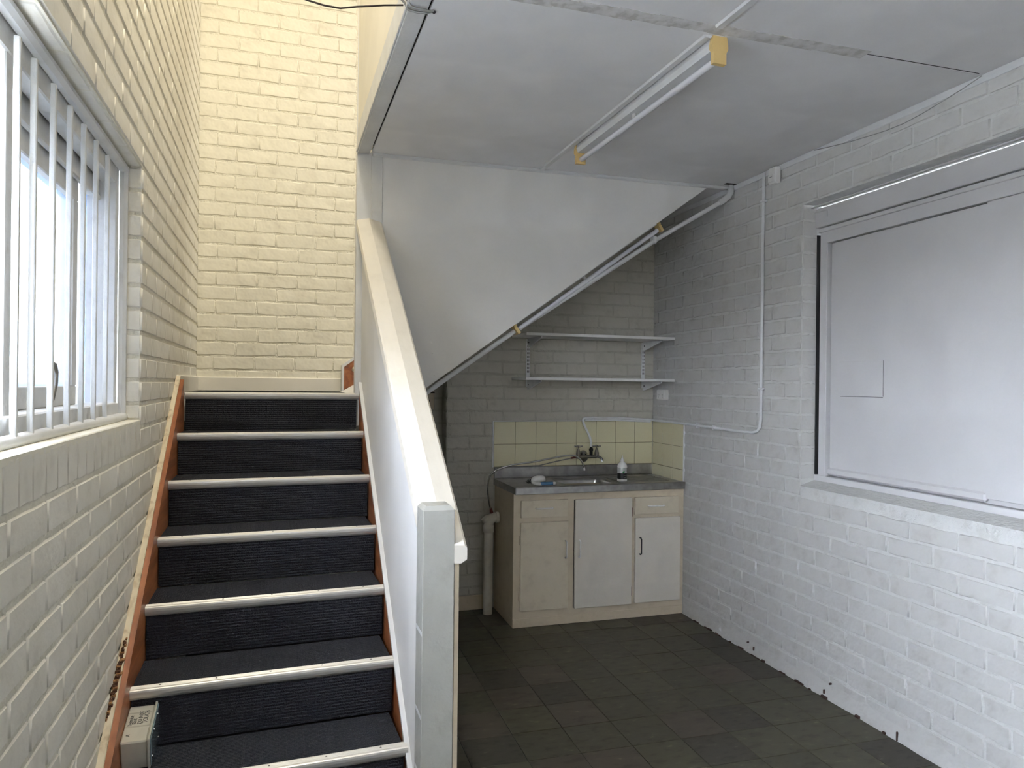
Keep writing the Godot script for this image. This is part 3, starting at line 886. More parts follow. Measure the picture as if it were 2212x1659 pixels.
func termite_station() -> void:
	var o := thing("termite_station", "grey plastic termite bait box with handwritten warning, fixed beside the rotten string", "bait station", Vector3(-3.1165, 0.512, 2.262))
	o.rotation = Vector3(deg_to_rad(15.0), 0, 0)
	# local: x out from the string, y up, z along; 166 long
	var m := MB.new()
	for s in [[0.0, 0.036], [0.0395, 0.099], [0.1025, 0.166]]:
		m.box(Vector3(0, -0.078, s[0]), Vector3(0.074, 0, s[1]), 0.004)
	m.box(Vector3(0.001, -0.076, 0.004), Vector3(0.073, -0.0025, 0.162), 0.002)
	m.box(Vector3(0.0, -0.1, 0.05), Vector3(0.074, -0.05, 0.164), 0.004)
	part("body", m.mesh(), M.stationbody, o)
	var l := MB.new()
	l.box(Vector3(0.074, -0.102, -0.006), Vector3(0.081, 0.008, 0.172), 0.003)
	part("flange", l.mesh(), M.stationbody, o)
	var lid := bx("lid", Vector3(0.081, -0.094, 0.002), Vector3(0.085, 0.002, 0.164), 0.0015, M.smoked, o)
	for p in [[-0.004, 0.04], [-0.004, 0.11], [-0.09, 0.04], [-0.06, 0.158]]:
		part("screw", MB.new().lathe([Vector2(0.004, 0), Vector2(0.004, 0.003), Vector2(0, 0.0035)], 8).mesh(), M.chrome, lid, Transform3D(Basis(Vector3.BACK, -PI / 2), Vector3(0.085, p[0] - 0.004, p[1])))
	var font := SystemFont.new()
	font.font_names = PackedStringArray(["Droid Sans"])
	font.font_italic = true
	for t in [["Termite", 0.015, 0.094, 0.014], ["Bait", 0.026, 0.087, 0.015], ["DO NOT", 0.041, 0.088, 0.016], ["TOUCH", 0.056, 0.086, 0.018], ["A", 0.017, 0.139, 0.014]]:
		var tm := TextMesh.new()
		tm.text = t[0]
		tm.font = font
		tm.font_size = 32
		tm.pixel_size = t[3] / 32.0
		tm.depth = 0.0006
		tm.horizontal_alignment = HORIZONTAL_ALIGNMENT_LEFT
		tm.vertical_alignment = VERTICAL_ALIGNMENT_CENTER
		# reads away from the viewer, its feet to the right
		part("lettering", tm, M.ink, o, Transform3D(Basis(Vector3(0, 0, -1), Vector3(-1, 0, 0), Vector3(0, 1, 0)), Vector3(t[1], 0.0003, t[2])))

# ------------------------------------------------------------------ windows
func windows() -> void:
	# window_1 in the left wall: frame of the wall, local x = -z, z out
	var xf := frame_of(Vector3(0, 0, -1), Vector3(1, 0, 0), Vector3(XL, 0, 0))
	var w := struct("window_1", "white timber casement window behind vertical security bars in the left wall", xf)
	var a := -3.55
	var b := -1.895
	var y0 := 1.41
	var y1 := 2.337
	bx("head_moulding", Vector3(a, y1 - 0.034, -0.075), Vector3(b, y1 - 0.002, -0.04), 0.010, M.frame, w)
	bx("head_board", Vector3(a, y1 - 0.022, -0.11), Vector3(b, y1 - 0.001, -0.052), 0.003, M.frame, w)
	part("sill_moulding", MB.new().tube([Vector3(a, y0 + 0.012, -0.052), Vector3(b, y0 + 0.012, -0.052)], 0.016, 12).mesh(), M.frame, w)
	bx("jamb_moulding", Vector3(b - 0.036, y0, -0.075), Vector3(b - 0.001, y1 - 0.002, -0.042), 0.010, M.frame, w)
	bx("jamb", Vector3(b - 0.075, y0, -0.2), Vector3(b - 0.034, y1, -0.068), 0.003, M.frame, w)
	bx("bottom_rail", Vector3(a, y0, -0.2), Vector3(b - 0.04, 1.475, -0.062), 0.004, M.frame, w)
	bx("top_rail", Vector3(a, 2.252, -0.12), Vector3(b - 0.04, y1, -0.072), 0.004, M.frame, w)
	bx("top_rail", Vector3(a, 2.20, -0.2), Vector3(b - 0.04, y1, -0.13), 0.004, M.frame, w)
	bx("head_bead", Vector3(a, 2.185, -0.135), Vector3(b - 0.05, 2.205, -0.118), 0.004, M.frame, w)
	for z in [2.217, 2.370, 2.516, 2.658, 2.805, 2.952, 3.062, 3.21, 3.36]:
		bx("bar", Vector3(-z - 0.0065, 1.405, -0.054), Vector3(-z + 0.0065, 2.277, -0.041), 0.002, M.bar, w)
	# wide flat between two bars
	bx("stay_channel", Vector3(-3.04, 1.46, -0.10), Vector3(-2.975, 2.26, -0.075), 0.003, M.bar, w)
	# sashes
	var gx := -0.16
	bx("mullion", Vector3(-2.16, 1.475, -0.2), Vector3(-2.09, 2.2, -0.135), 0.003, M.frame, w)
	var s1 := bx("sash", Vector3(-2.98, 1.475, gx - 0.02), Vector3(-2.17, 1.535, gx + 0.02), 0.003, M.frame, w)
	bx("sash_rail", Vector3(-2.98, 2.13, gx - 0.02), Vector3(-2.17, 2.2, gx + 0.02), 0.003, M.frame, s1)
	bx("sash_stile", Vector3(-2.225, 1.535, gx - 0.02), Vector3(-2.17, 2.13, gx + 0.02), 0.003, M.frame, s1)
	bx("sash_stile", Vector3(-2.98, 1.535, gx - 0.02), Vector3(-2.92, 2.13, gx + 0.02), 0.003, M.frame, s1)
	var pn := MB.new()
	pn.quv(Vector3(-2.92, 1.535, gx), Vector3(-2.225, 1.535, gx), Vector3(-2.225, 2.13, gx), Vector3(-2.92, 2.13, gx))
	part("pane", pn.mesh(), M.cracked, w).set_meta("label", "cracked and filmed glass pane")
	var p3 := MB.new()
	p3.quv(Vector3(-2.09, 1.475, gx), Vector3(b - 0.075, 1.475, gx), Vector3(b - 0.075, 2.2, gx), Vector3(-2.09, 2.2, gx))
	part("pane", p3.mesh(), M.film, w)
	# sash nearest the viewer, mould-spotted
	var mp := MB.new()
	mp.quv(Vector3(-3.53, 1.475, gx), Vector3(-3.10, 1.475, gx), Vector3(-3.10, 2.2, gx), Vector3(-3.53, 2.2, gx))
	part("pane", mp.mesh(), M.mouldpane, w).set_meta("label", "frosted pane spotted with mould")
	bx("shadow_gap", Vector3(-3.09, 1.476, gx - 0.06), Vector3(-3.075, 2.2, gx), 0, M.dark, w)
	bx("sash", Vector3(-3.075, 1.475, gx - 0.03), Vector3(-2.985, 2.2, gx + 0.01), 0.003, M.frame, w)
	part("winder", MB.new().tube([Vector3(-2.60, 1.49, -0.10), Vector3(-2.585, 1.50, -0.1), Vector3(-2.555, 1.54, -0.1), Vector3(-2.55, 1.575, -0.1), Vector3(-2.565, 1.595, -0.1), Vector3(-2.60, 1.60, -0.1)], 0.006, 8).mesh(), M.dullchrome, w)
	# brick sill
	bx("sill", Vector3(a, y0 - 0.02, -0.22), Vector3(b, y0 + 0.001, 0.004), 0.003, M.cream_brick, w)

	# window_2 in the right wall, boarded up
	var v := struct("window_2", "boarded-up window recess painted white in the right wall", right_frame())
	var d := -0.095
	var zl := 1.66
	var zr := 3.005
	bx("board", Vector3(zl, 1.05, d - 0.06), Vector3(zr, 2.52, d - 0.034), 0, M.board, v)
	bx("gap_shade_strip", Vector3(1.651, 1.09, d - 0.034), Vector3(1.6585, 2.37, -0.0875), 0, M.dark, v)  # dark strip on the jamb, painting the shade beside the stile
	# raised surround: stile, head, sill rail, around the sunken sheet
	bx("stile", Vector3(1.675, 1.085, d - 0.033), Vector3(1.727, 2.385, d + 0.004), 0.002, M.board, v)
	bx("stile", Vector3(2.83, 1.085, d - 0.033), Vector3(zr, 2.385, d + 0.004), 0.002, M.board, v)
	bx("head", Vector3(1.675, 2.317, d - 0.033), Vector3(zr, 2.385, d + 0.0035), 0.002, M.board, v)
	bx("foot_rail", Vector3(1.727, 1.10, d - 0.033), Vector3(2.64, 1.14, d - 0.003), 0.009, M.board, v)
	bx("sheet", Vector3(1.743, 1.125, d - 0.034), Vector3(2.64, 2.312, d - 0.012), 0.001, M.board, v)
	bx("sheet", Vector3(2.63, 1.115, d - 0.034), Vector3(2.845, 2.33, d - 0.010), 0.001, M.board, v)
	bx("head_box", Vector3(1.65, 2.405, d - 0.03), Vector3(zr, 2.505, d + 0.02), 0.003, M.board, v)
	bx("head_bead", Vector3(1.668, 2.378, d - 0.03), Vector3(zr, 2.4, d + 0.012), 0.003, M.board, v)
	bx("sill_rail", Vector3(1.648, 1.062, d - 0.03), Vector3(zr, 1.094, d + 0.012), 0.003, M.board, v)
	bx("patch_board", Vector3(1.81, 1.515, d - 0.013), Vector3(2.096, 1.69, d - 0.0085), 0.001, M.board, v)
	bx("lintel_angle", Vector3(1.655, 2.508, -0.062), Vector3(zr, 2.516, -0.045), 0.002, M.board, v)
	bx("patch_gap", Vector3(2.0965, 1.517, d - 0.013), Vector3(2.0985, 1.69, d - 0.0118), 0, M.dark, v)
	bx("patch_gap", Vector3(1.815, 1.5125, d - 0.013), Vector3(2.096, 1.5145, d - 0.0118), 0, M.dark, v)
	# sloping sill
	part("sill", MB.new().prism(PackedVector2Array([Vector2(0.008, 1.03), Vector2(0.008, 1.036), Vector2(-0.09, 1.064), Vector2(-0.13, 1.064), Vector2(-0.13, 1.03)]), Vector3(1.654, 0, 0), Vector3(0, 0, 1), Vector3.UP, Vector3(1.35, 0, 0)).mesh(), M.white_mortar, v)
	var hk := MB.new()
	hk.tube([Vector3(1.642, 2.492, -0.07), Vector3(1.66, 2.488, d + 0.028), Vector3(1.745, 2.484, d + 0.026), Vector3(1.748, 2.478, d + 0.026), Vector3(1.748, 2.45, d + 0.024)], 0.0028, 8)
	part("latch_hook", hk.mesh(), M.board, v)
	part("latch_eye", MB.new().lathe([Vector2(0.0, 0), Vector2(0.009, 0.002), Vector2(0.007, 0.01), Vector2(0, 0.014)], 10).mesh(), M.board, v, Transform3D(Basis(Vector3.RIGHT, PI / 2), Vector3(1.648, 2.47, d + 0.02)))

# ------------------------------------------------------------------ kitchenette
func kitchen() -> void:
	var turn := Basis(Vector3.UP, -0.0168)
	var o := thing("sink_cabinet", "old cream painted sink cabinet with three doors and two drawers", "cabinet", Vector3(-0.018, 0, 0.4715))
	o.basis = turn
	# local: front face at z=0, x from -1.221 to 0
	bx("body", Vector3(-1.222, 0.055, -0.45), Vector3(0.0, 0.866, 0), 0.002, M.cab, o)
	bx("plinth", Vector3(-1.222, 0.0, -0.44), Vector3(0.0, 0.058, 0.004), 0.003, M.cab, o)
	var hx := func(p: Node, at: Vector3, len: float, vert: bool, m: Material) -> MeshInstance3D:
		var u := Vector3.UP if vert else Vector3.RIGHT
		var pts := [at - u * len * 0.5, at - u * len * 0.5 + Vector3(0, 0, 0.014), at - u * len * 0.42 + Vector3(0, 0, 0.024), at + u * len * 0.42 + Vector3(0, 0, 0.024), at + u * len * 0.5 + Vector3(0, 0, 0.014), at + u * len * 0.5]
		return part("handle", MB.new().tube(pts, 0.0048, 8).mesh(), m, p)
	var d1 := bx("drawer", Vector3(-1.175, 0.702, 0), Vector3(-0.855, 0.814, 0.017), 0.0025, M.cab_door, o)
	hx.call(d1, Vector3(-1.022, 0.763, 0.017), 0.11, false, M.plastic)
	var d2 := bx("drawer", Vector3(-0.377, 0.692, 0), Vector3(-0.048, 0.808, 0.017), 0.0025, M.cab_door, o)
	hx.call(d2, Vector3(-0.222, 0.75, 0.017), 0.115, false, M.plastic)
	var a := bx("door", Vector3(-1.176, 0.106, 0), Vector3(-0.851, 0.672, 0.017), 0.0025, M.cab_door, o)
	hx.call(a, Vector3(-0.872, 0.49, 0.017), 0.11, true, M.plastic)
	for y in [0.56, 0.2]:
		part("hinge", MB.new().box(Vector3(-1.185, y - 0.03, 0), Vector3(-1.177, y + 0.03, 0.012), 0.002).mesh(), M.cab, a)
	var b := bx("door", Vector3(-0.805, 0.098, 0.001), Vector3(-0.398, 0.809, 0.021), 0.0025, M.cab_white, o)
	b.set_meta("label", "whiter replacement door")
	hx.call(b, Vector3(-0.778, 0.49, 0.021), 0.11, true, M.plastic)
	for y in [0.71, 0.18]:
		part("hinge", MB.new().box(Vector3(-0.397, y - 0.03, 0), Vector3(-0.389, y + 0.03, 0.010), 0.002).mesh(), M.red, b)
	bx("shadow_gap", Vector3(-0.8085, 0.1, 0), Vector3(-0.8052, 0.806, 0.003), 0, M.dark, o)
	var c := bx("door", Vector3(-0.371, 0.1, 0), Vector3(-0.032, 0.669, 0.018), 0.0025, M.cab_white, o)
	c.set_meta("label", "whiter replacement door")
	var h := hx.call(c, Vector3(-0.338, 0.483, 0.018), 0.11, true, M.black) as MeshInstance3D
	h.set_meta("label", "dark metal handle")
	for y in [0.56, 0.17]:
		part("hinge", MB.new().box(Vector3(-0.031, y - 0.028, 0), Vector3(-0.024, y + 0.028, 0.010), 0.002).mesh(), M.cab, c)

	# stainless bench top with bowl
	var s := thing("sink_bench", "stainless steel sink bench with one bowl and upstand on the cream cabinet", "sink", Vector3(-0.018, 0.868, 0.0))
	var y1 := 0.032
	var xl := -1.222
	var zf := 0.494
	var bw := [-0.845, -0.485, 0.13, 0.425]     # bowl: x0 x1 z0 z1
	var m := MB.new()
	m.box(Vector3(xl, 0.012, 0), Vector3(bw[0], y1, zf - 0.004), 0.001)
	m.box(Vector3(bw[1], 0.012, 0), Vector3(0, y1, zf - 0.004), 0.001)
	m.box(Vector3(bw[0], 0.012, 0), Vector3(bw[1], y1, bw[2]), 0.0)
	m.box(Vector3(bw[0], 0.012, bw[3]), Vector3(bw[1], y1, zf - 0.004), 0.0)
	part("top", m.mesh(), M.steel, s)
	var f := MB.new()
	f.box(Vector3(xl, -0.012, zf - 0.02), Vector3(0, y1 + 0.001, zf), 0.003)
	f.box(Vector3(xl - 0.002, -0.012, 0), Vector3(xl + 0.006, y1 + 0.001, zf - 0.002), 0.002)
	part("front_edge", f.mesh(), M.steel, s)
	bx("upstand", Vector3(xl, y1, 0.0), Vector3(0, 0.109, 0.014), 0.004, M.steel, s)
	bx("rim", Vector3(xl, y1, zf - 0.012), Vector3(0, y1 + 0.004, zf - 0.001), 0.002, M.steel, s)
	part("rear_bead", MB.new().tube([Vector3(xl + 0.05, y1 - 0.001, 0.05), Vector3(-0.05, y1 - 0.001, 0.05)], 0.006, 8).mesh(), M.steel, s)
	var bo := MB.new()
	var ring := func(t: float, y: float) -> Array:
		var r := []
		var x0: float = bw[0] + t
		var x1: float = bw[1] - t
		var z0: float = bw[2] + t
		var z1: float = bw[3] - t
		var cr := 0.05 - t * 0.5
		for q in [[x1 - cr, z1 - cr, 0.0], [x0 + cr, z1 - cr, 0.25], [x0 + cr, z0 + cr, 0.5], [x1 - cr, z0 + cr, 0.75]]:
			for k in 6:
				var an: float = TAU * (q[2] + 0.25 * k / 5.0)
				r.append(Vector3(q[0] + cos(an) * cr, y, q[1] + sin(an) * cr))
		return r
	var rings := [ring.call(-0.012, y1 + 0.0005), ring.call(0.0, y1 - 0.002), ring.call(0.004, y1 - 0.02), ring.call(0.015, -0.12), ring.call(0.04, -0.135)]
	for i in rings.size() - 1:
		for k in 24:
			var k2 := (k + 1) % 24
			bo.quad(rings[i][k], rings[i + 1][k], rings[i + 1][k2], rings[i][k2], 1)
	for k in 24:
		bo.tri(Vector3((bw[0] + bw[1]) / 2, -0.14, (bw[2] + bw[3]) / 2), rings[4][(k + 1) % 24], rings[4][k], 1)
	part("bowl", bo.mesh(), M.steel, s)
	# drainer flutes
	var dr := MB.new()
	for i in 7: dr.tube([Vector3(-0.44, y1, 0.14 + i * 0.04), Vector3(-0.06, y1 + 0.001, 0.14 + i * 0.04)], 0.004, 6)
	part("drainer_ribs", dr.mesh(), M.steel, s)

	# tiled splashback
	var t := thing("tile_splashback", "splashback of square pale yellow wall tiles behind the sink", "splashback", Vector3(-0.004, 0.977, 0.0))
	bx("grout_bed", Vector3(-1.24, 0.0005, 0.0), Vector3(-0.004, 0.318, 0.006), 0, M.grout, t)
	var tile := MB.new().box(Vector3(-0.0765, -0.0775, 0), Vector3(0.0765, 0.0775, 0.005), 0.0018).mesh()
	for j in 2:
		for i in 8:
			var w := 1.0 if i < 7 else 0.94
			part("wall_tile", tile, M.splash, t, Transform3D(Basis.from_euler(Vector3(rng.randf_range(-0.004, 0.004), rng.randf_range(-0.004, 0.004), 0)).scaled(Vector3(w, 1, 1)), Vector3(-1.24 + 0.0780 + 0.1553 * i - (0.004 if i == 7 else 0.0), 0.081 + 0.158 * j, 0.005)))
	var sf := MeshInstance3D.new()
	var rf := right_frame(Vector3(0, 0.9, 0))
	rf.origin -= t.position
	part("grout_bed", MB.new().box(Vector3(0.012, 0.002, 0.0), Vector3(0.46, 0.395, 0.006)).mesh(), M.grout, t, rf)
	for j in 3:
		for i in 3:
			var hh: float = [0.5, 1.0, 1.0][j]
			var yy: float = [0.0385, 0.159, 0.3165][j]
			part("wall_tile", tile, M.splash, t, rf * Transform3D(Basis.from_scale(Vector3(0.94, hh, 1)), Vector3(0.088 + 0.1495 * i, yy, 0.005)))
	part("edge_strip", MB.new().box(Vector3(0.459, -0.0, 0.0), Vector3(0.472, 0.397, 0.012), 0.003).mesh(), M.trim, t, rf)
	bx("edge_strip", Vector3(-1.252, 0.0, 0.0), Vector3(-1.24, 0.322, 0.012), 0.003, M.trim, t)
	bx("top_strip", Vector3(-1.252, 0.3175, 0.0), Vector3(-0.004, 0.324, 0.011), 0.002, M.trim, t)
	sf.free()

	# taps
	var tp := thing("wall_tap_set", "old chrome wall tap set with two capstan handles over the sink", "tap", Vector3(-0.545, 1.052, 0.0))
	var fl := MB.new().lathe([Vector2(0.034, 0.0), Vector2(0.034, 0.004), Vector2(0.024, 0.014), Vector2(0.013, 0.02), Vector2(0.012, 0.03), Vector2(0.0, 0.03)], 20).mesh()
	part("flange", fl, M.chrome, tp, Transform3D(Basis(Vector3.RIGHT, PI / 2), Vector3(-0.026, 0, 0.011)))
	part("flange", fl, M.dullchrome, tp, Transform3D(Basis(Vector3.RIGHT, PI / 2), Vector3(-0.022, -0.018, 0.011)))
	part("body", MB.new().tube([Vector3(-0.085, -0.012, 0.05), Vector3(0.07, -0.008, 0.05)], 0.013, 12).mesh(), M.dullchrome, tp)
	for x in [-0.080, 0.063]:
		var tap := part("valve", MB.new().lathe([Vector2(0.0, -0.016), Vector2(0.014, -0.016), Vector2(0.016, 0.0), Vector2(0.0165, 0.02), Vector2(0.013, 0.024), Vector2(0.013, 0.034), Vector2(0.009, 0.04), Vector2(0.007, 0.05), Vector2(0.0035, 0.052), Vector2(0.0035, 0.06), Vector2(0, 0.06)], 14).mesh(), M.dullchrome, tp, Transform3D(Basis(), Vector3(x, 0, 0.05)))
		var hd := MB.new()
		hd.tube([Vector3(-0.026, 0.066, 0), Vector3(0.026, 0.066, 0)], 0.0045, 8)
		hd.tube([Vector3(0, 0.066, -0.026), Vector3(0, 0.066, 0.026)], 0.0045, 8)
		for k in 4: hd.lathe([Vector2(0, -0.007), Vector2(0.006, -0.004), Vector2(0.006, 0.004), Vector2(0, 0.007)], 8, Vector3(0.027 * cos(k * PI / 2), 0.066, 0.027 * sin(k * PI / 2)))
		hd.lathe([Vector2(0.0, 0.056), Vector2(0.008, 0.058), Vector2(0.01, 0.066), Vector2(0.007, 0.074), Vector2(0, 0.076)], 10)
		part("tap_handle", hd.mesh(), M.chrome, tap)
	part("spout", MB.new().tube([Vector3(0.063, -0.008, 0.05), Vector3(0.075, -0.012, 0.075), Vector3(0.085, -0.022, 0.09), Vector3(0.089, -0.04, 0.094)], 0.0105, 10, 0.009).mesh(), M.chrome, tp)
	part("inlet", MB.new().lathe([Vector2(0.012, -0.008), Vector2(0.013, 0.03), Vector2(0.016, 0.032), Vector2(0.017, 0.048), Vector2(0.013, 0.05), Vector2(0.008, 0.062), Vector2(0.0, 0.062)], 6, Vector3.ZERO, false).mesh(), M.black, tp, Transform3D(Basis(), Vector3(0.02, 0, 0.05)))
	part("tail", MB.new().tube([Vector3(-0.085, -0.012, 0.05), Vector3(-0.11, -0.012, 0.052), Vector3(-0.14, -0.018, 0.056)], 0.009, 8, 0.006).mesh(), M.red, tp)

	# white painted water pipe
	var wp := thing("water_pipe", "thin white painted water pipe from the taps along both walls up to the ceiling", "pipe")
	var R := right_frame()
	var pts := [Vector3(-0.527, 1.112, 0.05), Vector3(-0.527, 1.15, 0.05), Vector3(-0.534, 1.184, 0.045), Vector3(-0.556, 1.237, 0.032), Vector3(-0.574, 1.282, 0.022), Vector3(-0.578, 1.3, 0.02), Vector3(-0.574, 1.314, 0.02), Vector3(-0.562, 1.321, 0.02), Vector3(-0.5, 1.322, 0.018), Vector3(-0.25, 1.317, 0.016), Vector3(-0.06, 1.305, 0.016), Vector3(-0.02, 1.302, 0.022)]
	for q in [[0.06, 1.301], [0.3, 1.301], [0.6, 1.299], [0.95, 1.293], [1.18, 1.290], [1.255, 1.291], [1.30, 1.302], [1.322, 1.325], [1.331, 1.37], [1.332, 1.547], [1.330, 1.8], [1.334, 2.1], [1.332, 2.4], [1.335, H - 0.01]]:
		pts.append(R * Vector3(q[0], q[1], 0.018))
	var cv := Curve3D.new()
	for p in pts: cv.add_point(p)
	part("pipe", MB.new().tube(pts, 0.0085, 10).mesh(), M.trim, wp)
	part("pipe", MB.new().tube([Vector3(-0.56, 1.304, 0.014), Vector3(-0.3, 1.303, 0.014), Vector3(-0.03, 1.292, 0.016)], 0.0085, 8).mesh(), M.trim, wp)
	for q in [[0.66, 1.299, false], [0.85, 1.295, false], [1.331, 1.547, true], [1.333, 2.62, true]]:
		var cl := MB.new().box(Vector3(-0.006, -0.016, 0.0), Vector3(0.006, 0.016, 0.032), 0.003).mesh()
		part("clip", cl, M.trim, wp, R * Transform3D(Basis(Vector3.BACK, PI / 2 if q[2] else 0.0), Vector3(q[0], q[1], 0.0)))

	# drain pipe
	var dp := thing("drain_pipe", "off-white plastic waste pipe standing between skirting and sink cabinet", "pipe", Vector3(-1.309, 0, 0.12))
	part("riser", MB.new().tube([Vector3(0, 0, 0), Vector3(0, 0.58, 0)], 0.0315, 18).mesh(), M.pvc, dp)
	part("collar", MB.new().lathe([Vector2(0.0315, 0.552), Vector2(0.0365, 0.554), Vector2(0.0365, 0.6), Vector2(0.034, 0.602)], 18).mesh(), M.pvc, dp)
	part("elbow", MB.new().tube([Vector3(0, 0.59, 0), Vector3(0.002, 0.62, 0), Vector3(0.016, 0.642, 0), Vector3(0.04, 0.65, 0), Vector3(0.068, 0.65, 0)], 0.034, 18).mesh(), M.pvc, dp)
	part("inspection_cap", MB.new().tube([Vector3(-0.012, 0.628, 0.0), Vector3(-0.03, 0.652, 0)], 0.026, 14).mesh(), M.pvc, dp)
	part("socket", MB.new().tube([Vector3(0.05, 0.65, 0), Vector3(0.0685, 0.65, 0)], 0.039, 18).mesh(), M.pvc, dp)

	# spray hose
	var ho := thing("flexible_hose", "flexible chrome hose arching from the drain pipe over the bench to a hooked end", "hose")
	var hp := [Vector3(-1.294, 0.70, 0.13), Vector3(-1.307, 0.735, 0.14), Vector3(-1.322, 0.80, 0.155), Vector3(-1.331, 0.86, 0.165), Vector3(-1.324, 0.932, 0.18), Vector3(-1.296, 0.969, 0.19), Vector3(-1.243, 0.995, 0.2), Vector3(-1.154, 1.016, 0.2), Vector3(-1.02, 1.031, 0.2), Vector3(-0.883, 1.053, 0.2), Vector3(-0.80, 1.066, 0.2), Vector3(-0.753, 1.070, 0.2), Vector3(-0.72, 1.067, 0.2), Vector3(-0.692, 1.055, 0.2), Vector3(-0.668, 1.033, 0.2), Vector3(-0.652, 1.005, 0.2), Vector3(-0.641, 0.965, 0.2)]
	var cc := Curve3D.new()
	for i in hp.size():
		var tg: Vector3 = (hp[mini(i + 1, hp.size() - 1)] - hp[maxi(i - 1, 0)]) / 6.0
		cc.add_point(hp[i], -tg, tg)
	cc.bake_interval = 0.012
	part("hose", MB.new().tube(Array(cc.get_baked_points()), 0.0062, 10).mesh(), M.chrome, ho)
	part("ferrule", MB.new().tube([Vector3(-1.29, 0.685, 0.125), Vector3(-1.299, 0.716, 0.134)], 0.013, 10, 0.008).mesh(), M.red, ho)
	part("tip", MB.new().tube([Vector3(-0.645, 0.985, 0.2), Vector3(-0.641, 0.963, 0.2)], 0.0072, 10).mesh(), M.trim, ho)
	var h2 := thing("thin_hose", "thin grey hose sagging from the left tap along the tiles", "hose")
	part("hose", MB.new().tube([Vector3(-0.685, 1.034, 0.056), Vector3(-0.75, 1.022, 0.05), Vector3(-0.83, 1.005, 0.045), Vector3(-0.92, 0.985, 0.04), Vector3(-1.05, 0.983, 0.035), Vector3(-1.2, 0.982, 0.035)], 0.004, 8).mesh(), M.greycable, h2)

	# soap bottle
	var sb := thing("soap_bottle", "white pump bottle with black label standing on the sink bench", "bottle", Vector3(-0.424, 0.901, 0.345))
	part("body", MB.new().lathe([Vector2(0, 0), Vector2(0.031, 0), Vector2(0.0335, 0.004), Vector2(0.0335, 0.098), Vector2(0.031, 0.112), Vector2(0.022, 0.126), Vector2(0.0125, 0.132), Vector2(0.0125, 0.138), Vector2(0, 0.138)], 24).mesh(), M.plastic, sb)
	part("collar", MB.new().lathe([Vector2(0.0125, 0.132), Vector2(0.0125, 0.146), Vector2(0.008, 0.152), Vector2(0.0055, 0.162), Vector2(0.003, 0.172), Vector2(0.003, 0.18), Vector2(0, 0.181)], 14).mesh(), M.plastic, sb)
	part("label", MB.new().lathe([Vector2(0.0337, 0.018), Vector2(0.0339, 0.019), Vector2(0.0339, 0.057), Vector2(0.0337, 0.058)], 24).mesh(), M.black, sb)
	part("clear_band", MB.new().lathe([Vector2(0.0336, 0.060), Vector2(0.0338, 0.061), Vector2(0.0338, 0.094), Vector2(0.0336, 0.095)], 24).mesh(), mat(c8(196, 196, 194), 0.25, 0.3), sb)
	var lf := MB.new()
	lf.box(Vector3(-0.014, 0.058, 0.0325), Vector3(-0.002, 0.066, 0.0342), 0.001)
	lf.box(Vector3(-0.009, 0.062, 0.0328), Vector3(0.002, 0.073, 0.0344), 0.001)
	part("leaf_print", lf.mesh(), M.green, sb)
	var ln := MB.new()
	ln.box(Vector3(-0.006, 0.0425, 0.0338), Vector3(0.02, 0.0445, 0.0343))
	ln.box(Vector3(-0.004, 0.026, 0.0338), Vector3(0.012, 0.027, 0.0343))
	part("print", ln.mesh(), mat(c8(210, 210, 208), 0.6), sb)

	# dish brush
	var db := thing("dish_brush", "white and blue dish brush with dark bristles lying on the left drainer", "brush", Vector3(-1.03, 0.902, 0.385))
	var hd := MB.new()
	hd.xf = Transform3D(Basis(Vector3.UP, 0.15), Vector3.ZERO)
	var rr := []
	for q in [[-0.075, 0.02, 0.004], [-0.07, 0.026, 0.016], [-0.05, 0.034, 0.024], [-0.02, 0.037, 0.026], [0.01, 0.036, 0.024], [0.024, 0.034, 0.019], [0.028, 0.034, 0.008]]:
		var rg := []
		for k in 12:
			var an := TAU * k / 12
			rg.append(Vector3(q[0], q[1] + sin(an) * q[2], cos(an) * q[2] * 1.05))
		rr.append(rg)
	for i in rr.size() - 1:
		for k in 12: hd.quad(rr[i][k], rr[i + 1][k], rr[i + 1][(k + 1) % 12], rr[i][(k + 1) % 12], 1)
	hd.tube([Vector3(-0.068, 0.02, 0.012), Vector3(-0.05, 0.012, 0.03), Vector3(-0.02, 0.011, 0.045)], 0.011, 10)
	part("head", hd.mesh(), M.plastic, db)
	var bh := MB.new()
	bh.xf = hd.xf
	bh.tube([Vector3(-0.028, 0.012, 0.042), Vector3(0.0, 0.0125, 0.05), Vector3(0.055, 0.0125, 0.054)], 0.0118, 12)
	part("handle", bh.mesh(), M.blue, db)
	part("hang_ring", MB.new().tube([Vector3(0.062, 0.012, 0.046), Vector3(0.074, 0.012, 0.042), Vector3(0.082, 0.012, 0.04)], 0.0105, 10).mesh(), M.plastic, db)
	var br := MB.new()
	var r3 := RandomNumberGenerator.new()
	r3.seed = 4
	for i in 60:
		var p0 := Vector3(-0.066 + r3.randf() * 0.03, 0.012 + r3.randf() * 0.022, -0.012 + r3.randf() * 0.02)
		br.tube([p0, p0 + Vector3(-0.03 - r3.randf() * 0.012, r3.randf_range(-0.008, 0.008), r3.randf_range(-0.012, 0.006))], 0.0011, 4)
	part("bristles", br.mesh(), M.black, db).set_meta("kind", "stuff")

